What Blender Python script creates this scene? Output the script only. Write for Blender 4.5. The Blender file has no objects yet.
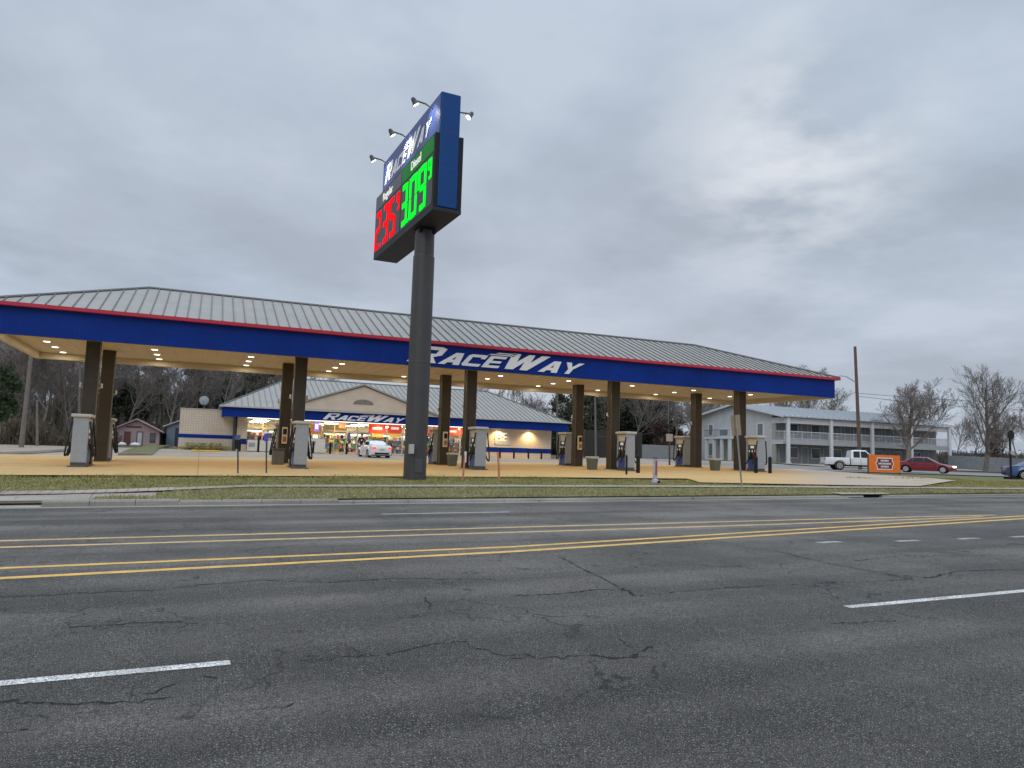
import bpy, math, random
from mathutils import Vector, Matrix
R_=math.radians
S=bpy.context.scene; COL=S.collection
rnd=random.Random(7)
# ------------------------------------------------------------------ camera
F,YAW,PIT,ROL=723.,.4035,.0949,.0306
CAM=Vector((0,0,1.6))
fw=Vector((math.sin(YAW)*math.cos(PIT),math.cos(YAW)*math.cos(PIT),math.sin(PIT)))
rt0=Vector((math.cos(YAW),-math.sin(YAW),0)); up0=rt0.cross(fw)
RT=rt0*math.cos(ROL)+up0*math.sin(ROL); UP=up0*math.cos(ROL)-rt0*math.sin(ROL)
def ray(x,y): return fw+RT*((x-512)/F)-UP*((y-384)/F)
def aty(x,y,Y): d=ray(x,y); return CAM+d*(Y/d.y)
def atx(x,y,X): d=ray(x,y); return CAM+d*(X/d.x)
def lerp(x,k):
    if x<=k[0][0]: return k[0][1]
    for (a,b),(c,d) in zip(k,k[1:]):
        if x<=c: return b+(d-b)*(x-a)/(c-a)
    return k[-1][1]
KL=[(20.6,0),(20.7,.13),(22,.2),(24,.3),(27.4,.44),(33.6,.53),(42,.66),(64,1.03),(110,1.5),(300,3)]
KR=[(20.6,0),(20.7,.13),(22,.2),(24,.28),(27.4,.38),(33.6,.42),(38,.44),(46,.58),(55,.9),(62,1.2),(68,1.33),(110,1.5),(300,3)]
def H(X,Y):
    t=min(1,max(0,(X-34)/12)); t=t*t*(3-2*t)
    k=1-.9*min(1,max(0,(Y-38)/24))
    return .012*k*min(max(X,-60),36)+(1-t)*lerp(Y,KL)+t*lerp(Y,KR)
def hit(x,y):
    d=ray(x,y); t=2.
    while t<400:
        p=CAM+d*t
        if p.z<H(p.x,p.y): break
        t+=.05
    return p
# ------------------------------------------------------------------ materials
MATS={}
def newmat(name):
    m=bpy.data.materials.new(name); m.use_nodes=True; return m,m.node_tree,m.node_tree.nodes['Principled BSDF']
def N(nt,t,**kw):
    n=nt.nodes.new(t)
    for k,v in kw.items(): setattr(n,k,v)
    return n
def lk(nt,a,b): nt.links.new(a,b)
def mixc(nt,fac,a,b,mode='MIX'):
    n=N(nt,'ShaderNodeMix',data_type='RGBA',blend_type=mode)
    for s,v in ((n.inputs[0],fac),(n.inputs[6],a),(n.inputs[7],b)):
        if hasattr(v,'links'): lk(nt,v,s)
        else: s.default_value=v if not isinstance(v,(tuple,list)) else (*v[:3],1)
    return n.outputs[2]
def noise(nt,scale,detail=4,rough=.55,vec=None,dim='3D'):
    n=N(nt,'ShaderNodeTexNoise'); n.inputs['Scale'].default_value=scale; n.inputs['Detail'].default_value=detail; n.inputs['Roughness'].default_value=rough
    if vec is None:
        tc=N(nt,'ShaderNodeTexCoord'); vec=tc.outputs['Object']
    lk(nt,vec,n.inputs['Vector']); return n.outputs['Fac']
def ramp(nt,fac,stops):
    r=N(nt,'ShaderNodeValToRGB'); lk(nt,fac,r.inputs[0]); e=r.color_ramp.elements
    while len(e)<len(stops): e.new(.5)
    for i,(p,c) in enumerate(stops):
        e[i].position=p; e[i].color=(*c[:3],1) if isinstance(c,(tuple,list)) else (c,c,c,1)
    return r.outputs[0]
def bump(nt,b,h,strength=.3,dist=.02):
    n=N(nt,'ShaderNodeBump'); n.inputs['Strength'].default_value=strength; n.inputs['Distance'].default_value=dist
    lk(nt,h,n.inputs['Height']); lk(nt,n.outputs[0],b.inputs['Normal'])
def mat(name,c,rough=.6,metal=0,var=.18,vs=3.,bs=0,emit=None,es=1,spec=.5,coat=0):
    if name in MATS: return MATS[name]
    m,nt,b=newmat(name)
    b.inputs['Roughness'].default_value=rough; b.inputs['Metallic'].default_value=metal; b.inputs['Specular IOR Level'].default_value=spec
    if coat: b.inputs['Coat Weight'].default_value=coat; b.inputs['Coat Roughness'].default_value=.08
    if var:
        f=noise(nt,vs,5,.65); f2=noise(nt,vs*9,3,.6)
        lo=tuple(v*(1-var) for v in c); hi=tuple(min(1,v*(1+var)) for v in c)
        a=ramp(nt,f,[(.3,lo),(.7,hi)])
        a=mixc(nt,.25,a,ramp(nt,f2,[(.3,lo),(.7,hi)]))
        lk(nt,a,b.inputs['Base Color'])
    else: b.inputs['Base Color'].default_value=(*c,1)
    if bs: bump(nt,b,noise(nt,bs,4),.4,.01)
    if emit: b.inputs['Emission Color'].default_value=(*emit,1); b.inputs['Emission Strength'].default_value=es
    MATS[name]=m; return m
def s2l(r,g,b): return tuple(((v/255)/12.92 if v/255<=.04045 else ((v/255+.055)/1.055)**2.4) for v in (r,g,b))
# ------------------------------------------------------------------ mesh helpers
class MB:
    def __init__(s): s.v=[]; s.f=[]; s.sm=False
    def poly(s,pts): 
        n=len(s.v); s.v+=[tuple(p) for p in pts]; s.f.append(tuple(range(n,n+len(pts)))); return s
    def box(s,x0,x1,y0,y1,z0,z1):
        n=len(s.v); s.v+=[(x0,y0,z0),(x1,y0,z0),(x1,y1,z0),(x0,y1,z0),(x0,y0,z1),(x1,y0,z1),(x1,y1,z1),(x0,y1,z1)]
        s.f+=[tuple(n+i for i in q) for q in ((3,2,1,0),(4,5,6,7),(0,1,5,4),(1,2,6,5),(2,3,7,6),(3,0,4,7))]; return s
    def cbox(s,c,d): return s.box(c[0]-d[0]/2,c[0]+d[0]/2,c[1]-d[1]/2,c[1]+d[1]/2,c[2]-d[2]/2,c[2]+d[2]/2)
    def tube(s,pts,rs,n=8,cap=True):
        pts=[Vector(p) for p in pts]
        if not isinstance(rs,(list,tuple)): rs=[rs]*len(pts)
        base=len(s.v); d0=None
        for i,p in enumerate(pts):
            d=(pts[min(i+1,len(pts)-1)]-pts[max(i-1,0)]).normalized()
            if d0 is None:
                a=Vector((0,0,1)) if abs(d.z)<.9 else Vector((1,0,0)); u=d.cross(a).normalized()
            else: u=(u-d*u.dot(d)).normalized()
            d0=d; w=d.cross(u)
            for k in range(n):
                t=2*math.pi*k/n; s.v.append(tuple(p+(u*math.cos(t)+w*math.sin(t))*rs[i]))
        for i in range(len(pts)-1):
            for k in range(n):
                a=base+i*n+k; b=base+i*n+(k+1)%n; s.f.append((a,b,b+n,a+n))
        if cap: s.f.append(tuple(base+k for k in range(n))[::-1]); s.f.append(tuple(base+(len(pts)-1)*n+k for k in range(n)))
        return s
    def prism(s,poly,ext):
        """poly: list of 3D points (planar), extruded by vector ext"""
        n=len(s.v); m=len(poly); e=Vector(ext)
        s.v+=[tuple(p) for p in poly]+[tuple(Vector(p)+e) for p in poly]
        s.f.append(tuple(range(n+m-1,n-1,-1))); s.f.append(tuple(range(n+m,n+2*m)))
        for i in range(m): j=(i+1)%m; s.f.append((n+i,n+j,n+m+j,n+m+i))
        return s
    def mark(s,i): s.mk=getattr(s,'mk',[])+[(len(s.f),i)]; return s
    def lathe(s,c,prof,n=16):
        b=len(s.v)
        for r,z in prof:
            for k in range(n): t=2*math.pi*k/n; s.v.append((c[0]+r*math.cos(t),c[1]+r*math.sin(t),c[2]+z))
        for i in range(len(prof)-1):
            for k in range(n): a=b+i*n+k; q=b+i*n+(k+1)%n; s.f.append((a,q,q+n,a+n))
        s.f.append(tuple(b+(len(prof)-1)*n+k for k in range(n))); s.f.append(tuple(b+k for k in range(n))[::-1]); return s
    def join(s,o,m):
        s.m2=(len(s.f),m); n=len(s.v); s.v+=o.v; s.f+=[tuple(n+i for i in q) for q in o.f]; return s
    def build(s,name,m,parent=None,bevel=0,smooth=False,loc=None):
        me=bpy.data.meshes.new(name); me.from_pydata(s.v,[],s.f); me.update()
        if smooth: me.shade_smooth()
        o=bpy.data.objects.new(name,me); COL.objects.link(o); me.materials.append(m)
        if hasattr(s,'m2'):
            me.materials.append(s.m2[1])
            for i in range(s.m2[0],len(me.polygons)): me.polygons[i].material_index=1
        if bevel:
            md=o.modifiers.new('bevel','BEVEL'); md.width=bevel; md.segments=2; md.limit_method='ANGLE'
        if parent: o.parent=parent
        if loc: o.location=loc
        return o
def tag(o,label=None,cat=None,group=None,kind=None):
    if label: o['label']=label
    if cat: o['category']=cat
    if group: o['group']=group
    if kind: o['kind']=kind
    return o
def empty(name,loc,rz,label,cat,group=None):
    o=bpy.data.objects.new(name,None); COL.objects.link(o); o.location=loc; o.rotation_euler=(0,0,rz); o.empty_display_size=.2
    return tag(o,label,cat,group)
def dup(o,loc=None,rz=None,label=None,group=None,parent=None,sc=None):
    c=o.copy(); COL.objects.link(c)
    if parent: c.parent=parent
    if loc is not None: c.location=loc
    if rz is not None: c.rotation_euler=(0,0,rz)
    if sc is not None: c.scale=sc
    if label: c['label']=label
    if group: c['group']=group
    for ch in list(o.children): dup(ch,parent=c)
    return c
# ------------------------------------------------------------------ lettering
def rect(a,b,c,d): return [(a,b),(c,b),(c,d),(a,d)]
GL={ # unit-height glyphs: (width, convex pieces)
'R':(1.15,[rect(0,0,.36,1),rect(.3,.8,.85,1),[(.3,.38),(.85,.38),(.85,.56),(.3,.56)],[(.85,.38),(1.08,.5),(1.08,.9),(.85,1),(.82,.8),(.82,.56)],[(.5,.38),(.8,.38),(1.12,0),(.8,0)]]),
'A':(1.15,[[(0,0),(.36,0),(.64,.74),(.46,1)],[(.46,1),(.62,.74),(.66,.74),(.88,1)],[(.88,1),(.62,.74),(.78,0),(1.14,0)],rect(.22,.18,.86,.42)]),
'C':(1.1,[rect(0,.12,.28,.88),[(0,.88),(.12,1),(1.02,1),(1.02,.78),(.2,.78)],[(0,.12),(.12,0),(1.02,0),(1.02,.22),(.2,.22)],rect(.78,.66,1.02,.8)]),
'E':(1.0,[rect(0,0,.28,1),rect(.28,.8,.95,1),rect(.28,.4,.85,.59),rect(.28,0,.95,.2)]),
'W':(1.6,[[(0,1),(.36,1),(.54,.0),(.20,0)],[(.20,0),(.54,0),(.87,.74),(.72,1)],[(.72,1),(.98,1),(1.1,0),(.84,0)],[(.82,0),(1.16,0),(1.66,1),(1.28,1)]]),
'Y':(1.1,[[(0,1),(.32,1),(.66,.42),(.42,.42)],[(.8,1),(1.12,1),(.7,.42),(.42,.42)],[(.42,.42),(.7,.42),(.7,0),(.42,0)]])}
def word(mb,O,u,v,n,h,depth=.05,wscale=1.,shear=.55,total=None):
    O=Vector(O);u=Vector(u);v=Vector(v);n=Vector(n)
    seq=[('R',1),('A',.74),('C',.74),('E',.74),('W',1),('A',.74),('Y',.74)]
    adv=sum(GL[c][0]*s+.05 for c,s in seq)+shear*.4
    k=(total/(h*adv)) if total else wscale
    x=0
    def P(px_,py_): return O+u*((px_+shear*py_)*h*k)+v*(py_*h)
    for c,s in seq:
        w,pcs=GL[c]
        for j,p in enumerate(pcs):
            off=n*(.0015*j)
            mb.prism([P(x+a*s,b*s)+off for a,b in p],n*depth)
        if c=='E':
            for (q,t) in ((.86,.94),(.99,.93)): pass
            mb.prism([P(x-.15,.80),P(x+.95,.80),P(x+.95,.86),P(x-.05,.86)],n*depth)
            mb.prism([P(x+.1,.91),P(x+1.0,.91),P(x+1.0,.97),P(x+.2,.97)],n*depth)
        x+=w*s+.05
def DG():
    bpy.context.view_layer.update(); return bpy.context.evaluated_depsgraph_get()
def font(txt,O,u,v,size,m,parent,name='lettering',ext=.01):
    cu=bpy.data.curves.new(name,'FONT'); cu.body=txt; cu.size=size; cu.extrude=ext; cu.align_x='CENTER'; cu.align_y='CENTER'
    cu.materials.append(m); t_=bpy.data.objects.new(name+'_curve',cu); COL.objects.link(t_); me=bpy.data.meshes.new_from_object(t_.evaluated_get(DG())); bpy.data.objects.remove(t_)
    if not me.materials: me.materials.append(m)
    o=bpy.data.objects.new(name,me); COL.objects.link(o); o.parent=parent
    u=Vector(u);v=Vector(v);w=u.cross(v); M=Matrix((u,v,w)).transposed().to_4x4(); M.translation=Vector(O); o.matrix_local=M
    return o
SEG={'0':'abcdef','2':'abged','3':'abgcd','5':'afgcd','9':'abcdfg','8':'abcdefg'}
def digit(mb,ch,O,u,v,n,w,h,t,depth=.02):
    O=Vector(O);u=Vector(u);v=Vector(v);n=Vector(n)
    def bar(x0,y0,x1,y1): mb.prism([O+u*x0+v*y0,O+u*x1+v*y0,O+u*x1+v*y1,O+u*x0+v*y1],n*depth)
    g=t*.12
    B=dict(a=(t+g,h-t,w-t-g,h),d=(t+g,0,w-t-g,t),g=(t+g,h/2-t/2,w-t-g,h/2+t/2),f=(0,h/2+g,t,h-g),e=(0,g,t,h/2-g),b=(w-t,h/2+g,w,h-g),c=(w-t,g,w,h/2-g))
    for s in SEG[ch]: bar(*B[s])
# ================================================================== MATERIALS
# asphalt
def asphalt():
    m,nt,b=newmat('asphalt'); tc=N(nt,'ShaderNodeTexCoord'); P=tc.outputs['Object']
    base=ramp(nt,noise(nt,.35,5,.6,P),[(.38,(.056,.049,.041)),(.62,(.120,.107,.092))])
    # wheel-path bands run along X
    mp=N(nt,'ShaderNodeMapping'); mp.inputs['Scale'].default_value=(.04,1.1,1); lk(nt,P,mp.inputs[0])
    band=ramp(nt,noise(nt,.9,3,.5,mp.outputs[0]),[(.40,.62),(.60,1.32)])
    c=mixc(nt,1,base,band,'MULTIPLY')
    sy=N(nt,'ShaderNodeSeparateXYZ'); lk(nt,P,sy.inputs[0]); dv=N(nt,'ShaderNodeMath',operation='DIVIDE'); dv.inputs[1].default_value=22.; lk(nt,sy.outputs[1],dv.inputs[0])
    c=mixc(nt,1,c,ramp(nt,dv.outputs[0],[(0,.80),(.19,.72),(.225,.95),(.30,.78),(.37,1.0),(.44,.9),(.50,1.3),(.60,1.35),(.64,1.15),(.72,1.2),(.78,.95),(.85,1.2),(.95,1.0)]),'MULTIPLY')
    c=mixc(nt,1,c,ramp(nt,noise(nt,26,5,.8,P),[(.40,.55),(.60,1.5)]),'MULTIPLY')
    sp=noise(nt,105,2,.8,P); c=mixc(nt,ramp(nt,sp,[(.565,0.),(.65,.95)]),c,(.50,.46,.41))
    sp2=noise(nt,120,2,.8,P); c=mixc(nt,ramp(nt,sp2,[(.38,.95),(.48,0.)]),c,(.012,.012,.012))
    v=N(nt,'ShaderNodeTexVoronoi',feature='DISTANCE_TO_EDGE'); v.inputs['Scale'].default_value=.55
    wv=N(nt,'ShaderNodeVectorMath',operation='ADD'); nz=N(nt,'ShaderNodeTexNoise'); nz.inputs['Scale'].default_value=1.7; nz.inputs['Detail'].default_value=6; lk(nt,P,nz.inputs['Vector'])
    sc=N(nt,'ShaderNodeVectorMath',operation='SCALE'); sc.inputs['Scale'].default_value=1.3; lk(nt,nz.outputs['Color'],sc.inputs[0])
    lk(nt,P,wv.inputs[0]); lk(nt,sc.outputs[0],wv.inputs[1]); lk(nt,wv.outputs[0],v.inputs['Vector'])
    cr=ramp(nt,v.outputs['Distance'],[(.0,1.),(.013,0.)]); msk=ramp(nt,noise(nt,.5,4,.6,P),[(.47,0.),(.56,1.)])
    mm=N(nt,'ShaderNodeMath',operation='MULTIPLY'); lk(nt,cr,mm.inputs[0]); lk(nt,msk,mm.inputs[1])
    c=mixc(nt,mm.outputs[0],c,(.010,.010,.010))
    lk(nt,c,b.inputs['Base Color']); b.inputs['Roughness'].default_value=.78; b.inputs['Specular IOR Level'].default_value=.4
    bump(nt,b,noise(nt,70,4,.8,P),.9,.02); return m
M_asph=asphalt()
def grassmat(name,a,b_,c2,scale=1.):
    m,nt,b=newmat(name)
    c=ramp(nt,noise(nt,.5*scale,6,.7),[(.3,a),(.55,b_),(.72,c2)])
    c=mixc(nt,.5,c,ramp(nt,noise(nt,9*scale,5,.7),[(.3,tuple(v*.5 for v in a)),(.7,tuple(min(1,v*1.4) for v in b_))]))
    lk(nt,c,b.inputs['Base Color']); b.inputs['Roughness'].default_value=.95; b.inputs['Specular IOR Level'].default_value=.1
    bump(nt,b,noise(nt,18,5,.8),.8,.06); return m
M_lawn=grassmat('lawn_soil',(.16,.15,.07),(.20,.20,.08),(.30,.25,.15))
M_brown=grassmat('winter_ground',(.10,.085,.055),(.15,.125,.08),(.10,.12,.05),.6)
M_rgrass=grassmat('worn_grass',(.12,.14,.05),(.2,.19,.09),(.28,.24,.14))
def concrete(name,a,b_,stain,joint=None,rough=.85):
    m,nt,b=newmat(name); tc=N(nt,'ShaderNodeTexCoord'); P=tc.outputs['Object']
    c=ramp(nt,noise(nt,.3,5,.65,P),[(.3,a),(.7,b_)])
    mpx=N(nt,'ShaderNodeMapping'); mpx.inputs['Scale'].default_value=(.35,1.6,1); lk(nt,P,mpx.inputs[0])
    c=mixc(nt,ramp(nt,noise(nt,.45,6,.7,mpx.outputs[0]),[(.44,0.),(.6,.85)]),c,stain)
    c=mixc(nt,.3,c,ramp(nt,noise(nt,14,4,.7,P),[(.3,tuple(v*.7 for v in a)),(.7,tuple(min(1,v*1.2) for v in b_))]))
    c=mixc(nt,ramp(nt,noise(nt,1.1,5,.75,mpx.outputs[0]),[(.56,0.),(.70,.45)]),c,tuple(v*.45 for v in a))
    c=mixc(nt,ramp(nt,noise(nt,2.6,2,.5,P),[(.70,0.),(.76,.6)]),c,(.08,.07,.06))
    if joint:
        br=N(nt,'ShaderNodeTexBrick'); br.offset=0; br.inputs['Scale'].default_value=1; br.inputs['Mortar Size'].default_value=.012
        br.inputs['Brick Width'].default_value=joint; br.inputs['Row Height'].default_value=joint; br.inputs['Color1'].default_value=(1,1,1,1);br.inputs['Color2'].default_value=(1,1,1,1);br.inputs['Mortar'].default_value=(.45,.42,.4,1)
        lk(nt,P,br.inputs['Vector']); c=mixc(nt,1,c,br.outputs['Color'],'MULTIPLY')
    lk(nt,c,b.inputs['Base Color']); b.inputs['Roughness'].default_value=rough; bump(nt,b,noise(nt,40,4,.7,P),.3,.005); return m
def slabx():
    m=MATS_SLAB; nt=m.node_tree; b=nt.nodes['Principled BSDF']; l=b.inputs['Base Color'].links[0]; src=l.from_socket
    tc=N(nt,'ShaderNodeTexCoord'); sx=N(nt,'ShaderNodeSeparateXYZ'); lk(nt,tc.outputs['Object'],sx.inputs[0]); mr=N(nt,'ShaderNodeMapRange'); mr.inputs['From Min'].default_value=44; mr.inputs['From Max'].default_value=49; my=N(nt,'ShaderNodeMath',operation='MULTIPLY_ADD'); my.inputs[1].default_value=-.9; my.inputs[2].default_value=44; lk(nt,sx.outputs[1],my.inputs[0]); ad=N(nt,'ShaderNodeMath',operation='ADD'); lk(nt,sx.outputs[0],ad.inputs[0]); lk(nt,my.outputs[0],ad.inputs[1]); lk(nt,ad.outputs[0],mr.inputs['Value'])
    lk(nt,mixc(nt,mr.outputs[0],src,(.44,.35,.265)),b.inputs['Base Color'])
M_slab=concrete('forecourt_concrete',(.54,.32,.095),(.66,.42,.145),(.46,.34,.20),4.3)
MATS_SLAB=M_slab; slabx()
M_lot=concrete('lot_concrete',(.33,.265,.205),(.42,.345,.27),(.24,.19,.14),4.3)
M_apron=concrete('apron_concrete',(.33,.29,.25),(.42,.38,.33),(.25,.21,.17),2.5)
M_curb=concrete('curb_concrete',(.24,.22,.18),(.33,.30,.26),(.16,.14,.11))
M_walk=concrete('sidewalk_concrete',(.30,.27,.21),(.40,.36,.29),(.22,.2,.13),1.5)
M_paver=concrete('ramp_paver',(.36,.29,.24),(.46,.38,.31),(.26,.2,.16),.25)
M_yel=mat('yellow_paint',(.62,.40,.10),.7,var=.45,vs=6)
M_whp=mat('white_road_paint',(.66,.66,.64),.7,var=.3,vs=8)
def paint(name,col,w0=.38):
    m,nt,b=newmat(name)
    tc=N(nt,'ShaderNodeTexCoord'); P=tc.outputs['Object']
    f=ramp(nt,noise(nt,65,4,.8,P),[(w0,0.),(w0+.1,1.)]); f2=ramp(nt,noise(nt,3,4,.6,P),[(.3,.6),(.6,1.)])
    mm=N(nt,'ShaderNodeMath',operation='MULTIPLY'); lk(nt,f,mm.inputs[0]); lk(nt,f2,mm.inputs[1])
    c=mixc(nt,mm.outputs[0],(.1,.1,.1),col); lk(nt,c,b.inputs['Base Color']); b.inputs['Roughness'].default_value=.75
    return m
M_yel=paint('worn_yellow_line',(.80,.47,.10),.36); M_yel2=paint('faded_yellow_line',(.80,.52,.20),.41); M_whw=paint('broken_white_line',(.80,.78,.74),.47); M_whp=paint('worn_white_line',(.86,.82,.76),.43)
M_blue=mat('blue_metal',(.002,.027,.22),.5,var=.26,vs=.5,spec=.15,bs=1.3)
M_sblue=mat('sign_blue',(.010,.060,.22),.45,var=.08,vs=.6,spec=.2)
M_red=mat('red_trim',(.48,.02,.05),.45,var=.08)
M_white=mat('white_letters',(.78,.78,.80),.4,var=.04)
M_roof=mat('roof_metal',(.30,.285,.255),.6,.0,var=.12,vs=1.2)
M_seam_shade=mat('roof_seam_shade',(.13,.125,.12),.5,var=.1)  # darker than the roof metal: shadow lines of the ribs put into their colour
M_ceil=mat('tan_ceiling',(.50,.44,.34),.6,var=.06,vs=.7)
M_col=mat('brown_column',(.036,.026,.012),.55,var=.3,vs=2.5,bs=25)
M_pole=mat('pole_paint',(.055,.050,.050),.5,var=.15,vs=2)
M_black=mat('black_plastic',(.012,.012,.014),.5,var=.1,spec=.25)
M_dgrey=mat('dark_grey_metal',(.07,.07,.075),.5,var=.15)
M_grey=mat('grey_panel',(.31,.33,.35),.5,var=.1,vs=4)
M_lgrey=mat('light_grey_trim',(.46,.44,.40),.55,var=.12)
M_cream=mat('cream_trim',(.50,.46,.34),.55,var=.1)
M_rub=mat('rubber',(.018,.018,.018),.85,var=.2)
M_chrome=mat('bright_metal',(.6,.6,.62),.25,1,var=0)
M_wood=mat('weathered_wood',(.13,.09,.07),.85,var=.35,vs=5,bs=18)
M_gwood=mat('grey_pole_wood',(.17,.15,.13),.85,var=.3,vs=5,bs=18)
def blockmat():
    m,nt,b=newmat('tan_block'); tc=N(nt,'ShaderNodeTexCoord'); sx=N(nt,'ShaderNodeSeparateXYZ'); cb=N(nt,'ShaderNodeCombineXYZ'); lk(nt,tc.outputs['Object'],sx.inputs[0])
    ad=N(nt,'ShaderNodeMath',operation='ADD'); lk(nt,sx.outputs[0],ad.inputs[0]); lk(nt,sx.outputs[1],ad.inputs[1]); lk(nt,ad.outputs[0],cb.inputs[0]); lk(nt,sx.outputs[2],cb.inputs[1])
    br=N(nt,'ShaderNodeTexBrick'); br.offset=0; br.inputs['Scale'].default_value=1; br.inputs['Brick Width'].default_value=.2; br.inputs['Row Height'].default_value=.2; br.inputs['Mortar Size'].default_value=.014
    br.inputs['Color1'].default_value=(.64,.53,.41,1); br.inputs['Color2'].default_value=(.57,.47,.37,1); br.inputs['Mortar'].default_value=(.27,.22,.18,1)
    lk(nt,cb.outputs[0],br.inputs['Vector']); c=mixc(nt,.5,br.outputs['Color'],ramp(nt,noise(nt,.8,4),[(.3,(.54,.45,.35)),(.7,(.68,.57,.45))]))
    lk(nt,c,b.inputs['Base Color']); b.inputs['Roughness'].default_value=.9; return m
M_block=blockmat()
def sidingmat(name,c1,pitch=.2,vert=True,dark=.6):
    m,nt,b=newmat(name); tc=N(nt,'ShaderNodeTexCoord'); sx=N(nt,'ShaderNodeSeparateXYZ'); lk(nt,tc.outputs['Object'],sx.inputs[0])
    ad=N(nt,'ShaderNodeMath',operation='ADD'); lk(nt,sx.outputs[0 if vert else 2],ad.inputs[0])
    if vert: lk(nt,sx.outputs[1],ad.inputs[1])
    else: ad.inputs[1].default_value=0
    mu=N(nt,'ShaderNodeMath',operation='MULTIPLY'); lk(nt,ad.outputs[0],mu.inputs[0]); mu.inputs[1].default_value=1/pitch
    fr=N(nt,'ShaderNodeMath',operation='FRACT'); lk(nt,mu.outputs[0],fr.inputs[0])
    g=ramp(nt,fr.outputs[0],[(0,dark),(.1,1.)]); base=ramp(nt,noise(nt,1.2,4),[(.3,tuple(v*.86 for v in c1)),(.7,c1)])
    lk(nt,mixc(nt,1,base,g,'MULTIPLY'),b.inputs['Base Color']); b.inputs['Roughness'].default_value=.75; return m
M_tansid=sidingmat('tan_siding',(.62,.51,.40),.2,False,.85)
M_motel=sidingmat('grey_siding',(.54,.545,.55),.25,True,.8)
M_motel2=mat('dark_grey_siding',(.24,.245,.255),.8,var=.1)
M_mwhite=mat('white_wood_paint',(.62,.64,.66),.5,var=.08)
M_mroof=mat('pale_metal_roof',(.42,.44,.46),.5,var=.1)
M_pink=sidingmat('pink_siding',(.52,.37,.36),.15,False,.8)
M_bark=mat('bark',(.20,.175,.155),.95,var=.35,vs=3)
M_bark2=mat('dark_bark',(.20,.17,.15),.95,var=.35,vs=3)
M_barkp=mat('pale_bark',(.22,.20,.18),.95,var=.3,vs=3)
def leafmat(name,a,b_):
    m,nt,b=newmat(name); lk(nt,ramp(nt,noise(nt,1.3,6,.8),[(.36,a),(.62,b_)]),b.inputs['Base Color']); b.inputs['Roughness'].default_value=.8; b.inputs['Specular IOR Level'].default_value=.2; return m
M_ever=leafmat('evergreen_leaves',(.035,.045,.028),(.08,.09,.055))
M_ever2=leafmat('bright_evergreen_leaves',(.03,.05,.022),(.06,.09,.04))
M_redl=leafmat('russet_leaves',(.06,.038,.032),(.12,.075,.06))
M_blade=leafmat('grass_blades',(.17,.18,.045),(.42,.34,.15))
M_glass,nt,b=newmat('window_glass'); b.inputs['Base Color'].default_value=(.03,.04,.05,1); b.inputs['Roughness'].default_value=.06
M_cg=M_glass
def clear():
    m=bpy.data.materials.new('clear_glass'); m.use_nodes=True; nt=m.node_tree; nt.nodes.remove(nt.nodes['Principled BSDF']); out=nt.nodes['Material Output']
    t=N(nt,'ShaderNodeBsdfTransparent'); t.inputs[0].default_value=(.9,.92,.92,1); g=N(nt,'ShaderNodeBsdfGlossy'); g.inputs['Roughness'].default_value=.03
    fr=N(nt,'ShaderNodeFresnel'); mx=N(nt,'ShaderNodeMixShader'); lk(nt,fr.outputs[0],mx.inputs[0]); lk(nt,t.outputs[0],mx.inputs[1]); lk(nt,g.outputs[0],mx.inputs[2]); lk(nt,mx.outputs[0],out.inputs[0]); return m
M_clear=clear()
def emis(name,c,s): return mat(name,tuple(min(1,v)*.5 for v in c),.7,var=0,emit=c,es=s,spec=.05)
M_lamp=emis('lamp_lens',(1,.93,.78),4)
M_flu=emis('fluorescent_panel',(1,.90,.66),40)
M_soff=emis('soffit_lamp',(1,.8,.45),14)
# ================================================================== GROUND
def frange(a,b,s):
    n=max(1,round((b-a)/s)); return [a+(b-a)*i/n for i in range(n+1)]
def sheet(name,xs,ys,dz,m,fn=H,kind='structure'):
    mb=MB()
    for y in ys:
        for x in xs: mb.v.append((x,y,fn(x,y)+dz))
    w=len(xs)
    for j in range(len(ys)-1):
        for i in range(w-1): a=j*w+i; mb.f.append((a,a+1,a+w+1,a+w))
    return tag(mb.build(name,m,smooth=True),kind=kind)
def ribbon(name,A,B,dz,m,n=60,cross=6,kind='structure'):
    """surface between polylines A and B (2D), draped on the terrain"""
    def samp(P,t):
        s=t*(len(P)-1); i=min(int(s),len(P)-2); f=s-i; return (P[i][0]*(1-f)+P[i+1][0]*f,P[i][1]*(1-f)+P[i+1][1]*f)
    mb=MB()
    for i in range(n+1):
        a=samp(A,i/n); b=samp(B,i/n)
        for j in range(cross+1):
            f=j/cross; x=a[0]*(1-f)+b[0]*f; y=a[1]*(1-f)+b[1]*f; mb.v.append((x,y,H(x,y)+dz))
    for i in range(n):
        for j in range(cross): a=i*(cross+1)+j; mb.f.append((a,a+1,a+cross+2,a+cross+1))
    return tag(mb.build(name,m,smooth=True),kind=kind)
XS=frange(-160,-60,20)[:-1]+frange(-60,90,1.5)+frange(90,320,23)[1:]
YS=[20.75,21.2,21.7,22.2,22.8,23.4,24,24.6,25.2,25.9,26.6,27.4]+frange(27.4,70,1.4)[1:]+frange(70,110,5)[1:]+frange(110,420,30)[1:]
sheet('ground',XS,YS,-.05,M_brown)
sheet('near_verge',frange(-160,320,20),[-60,-30,-8],-.02,M_rgrass)
sheet('road',[-160,-60]+frange(-60,60,4)[1:]+[320],frange(-8,20.6,2),0,M_asph)
def strip(name,pts,w,m,z=.004):
    """painted line: pts are (x,y) polyline, constant width"""
    mb=MB()
    for i,(x,y) in enumerate(pts): mb.v+= [(x,y-w/2,H(x,20.5 if y>20.5 else y)+z),(x,y+w/2,H(x,20.5 if y>20.5 else y)+z)]
    for i in range(len(pts)-1): a=2*i; mb.f.append((a,a+2,a+3,a+1))
    return tag(mb.build(name,m),kind='structure')
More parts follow.
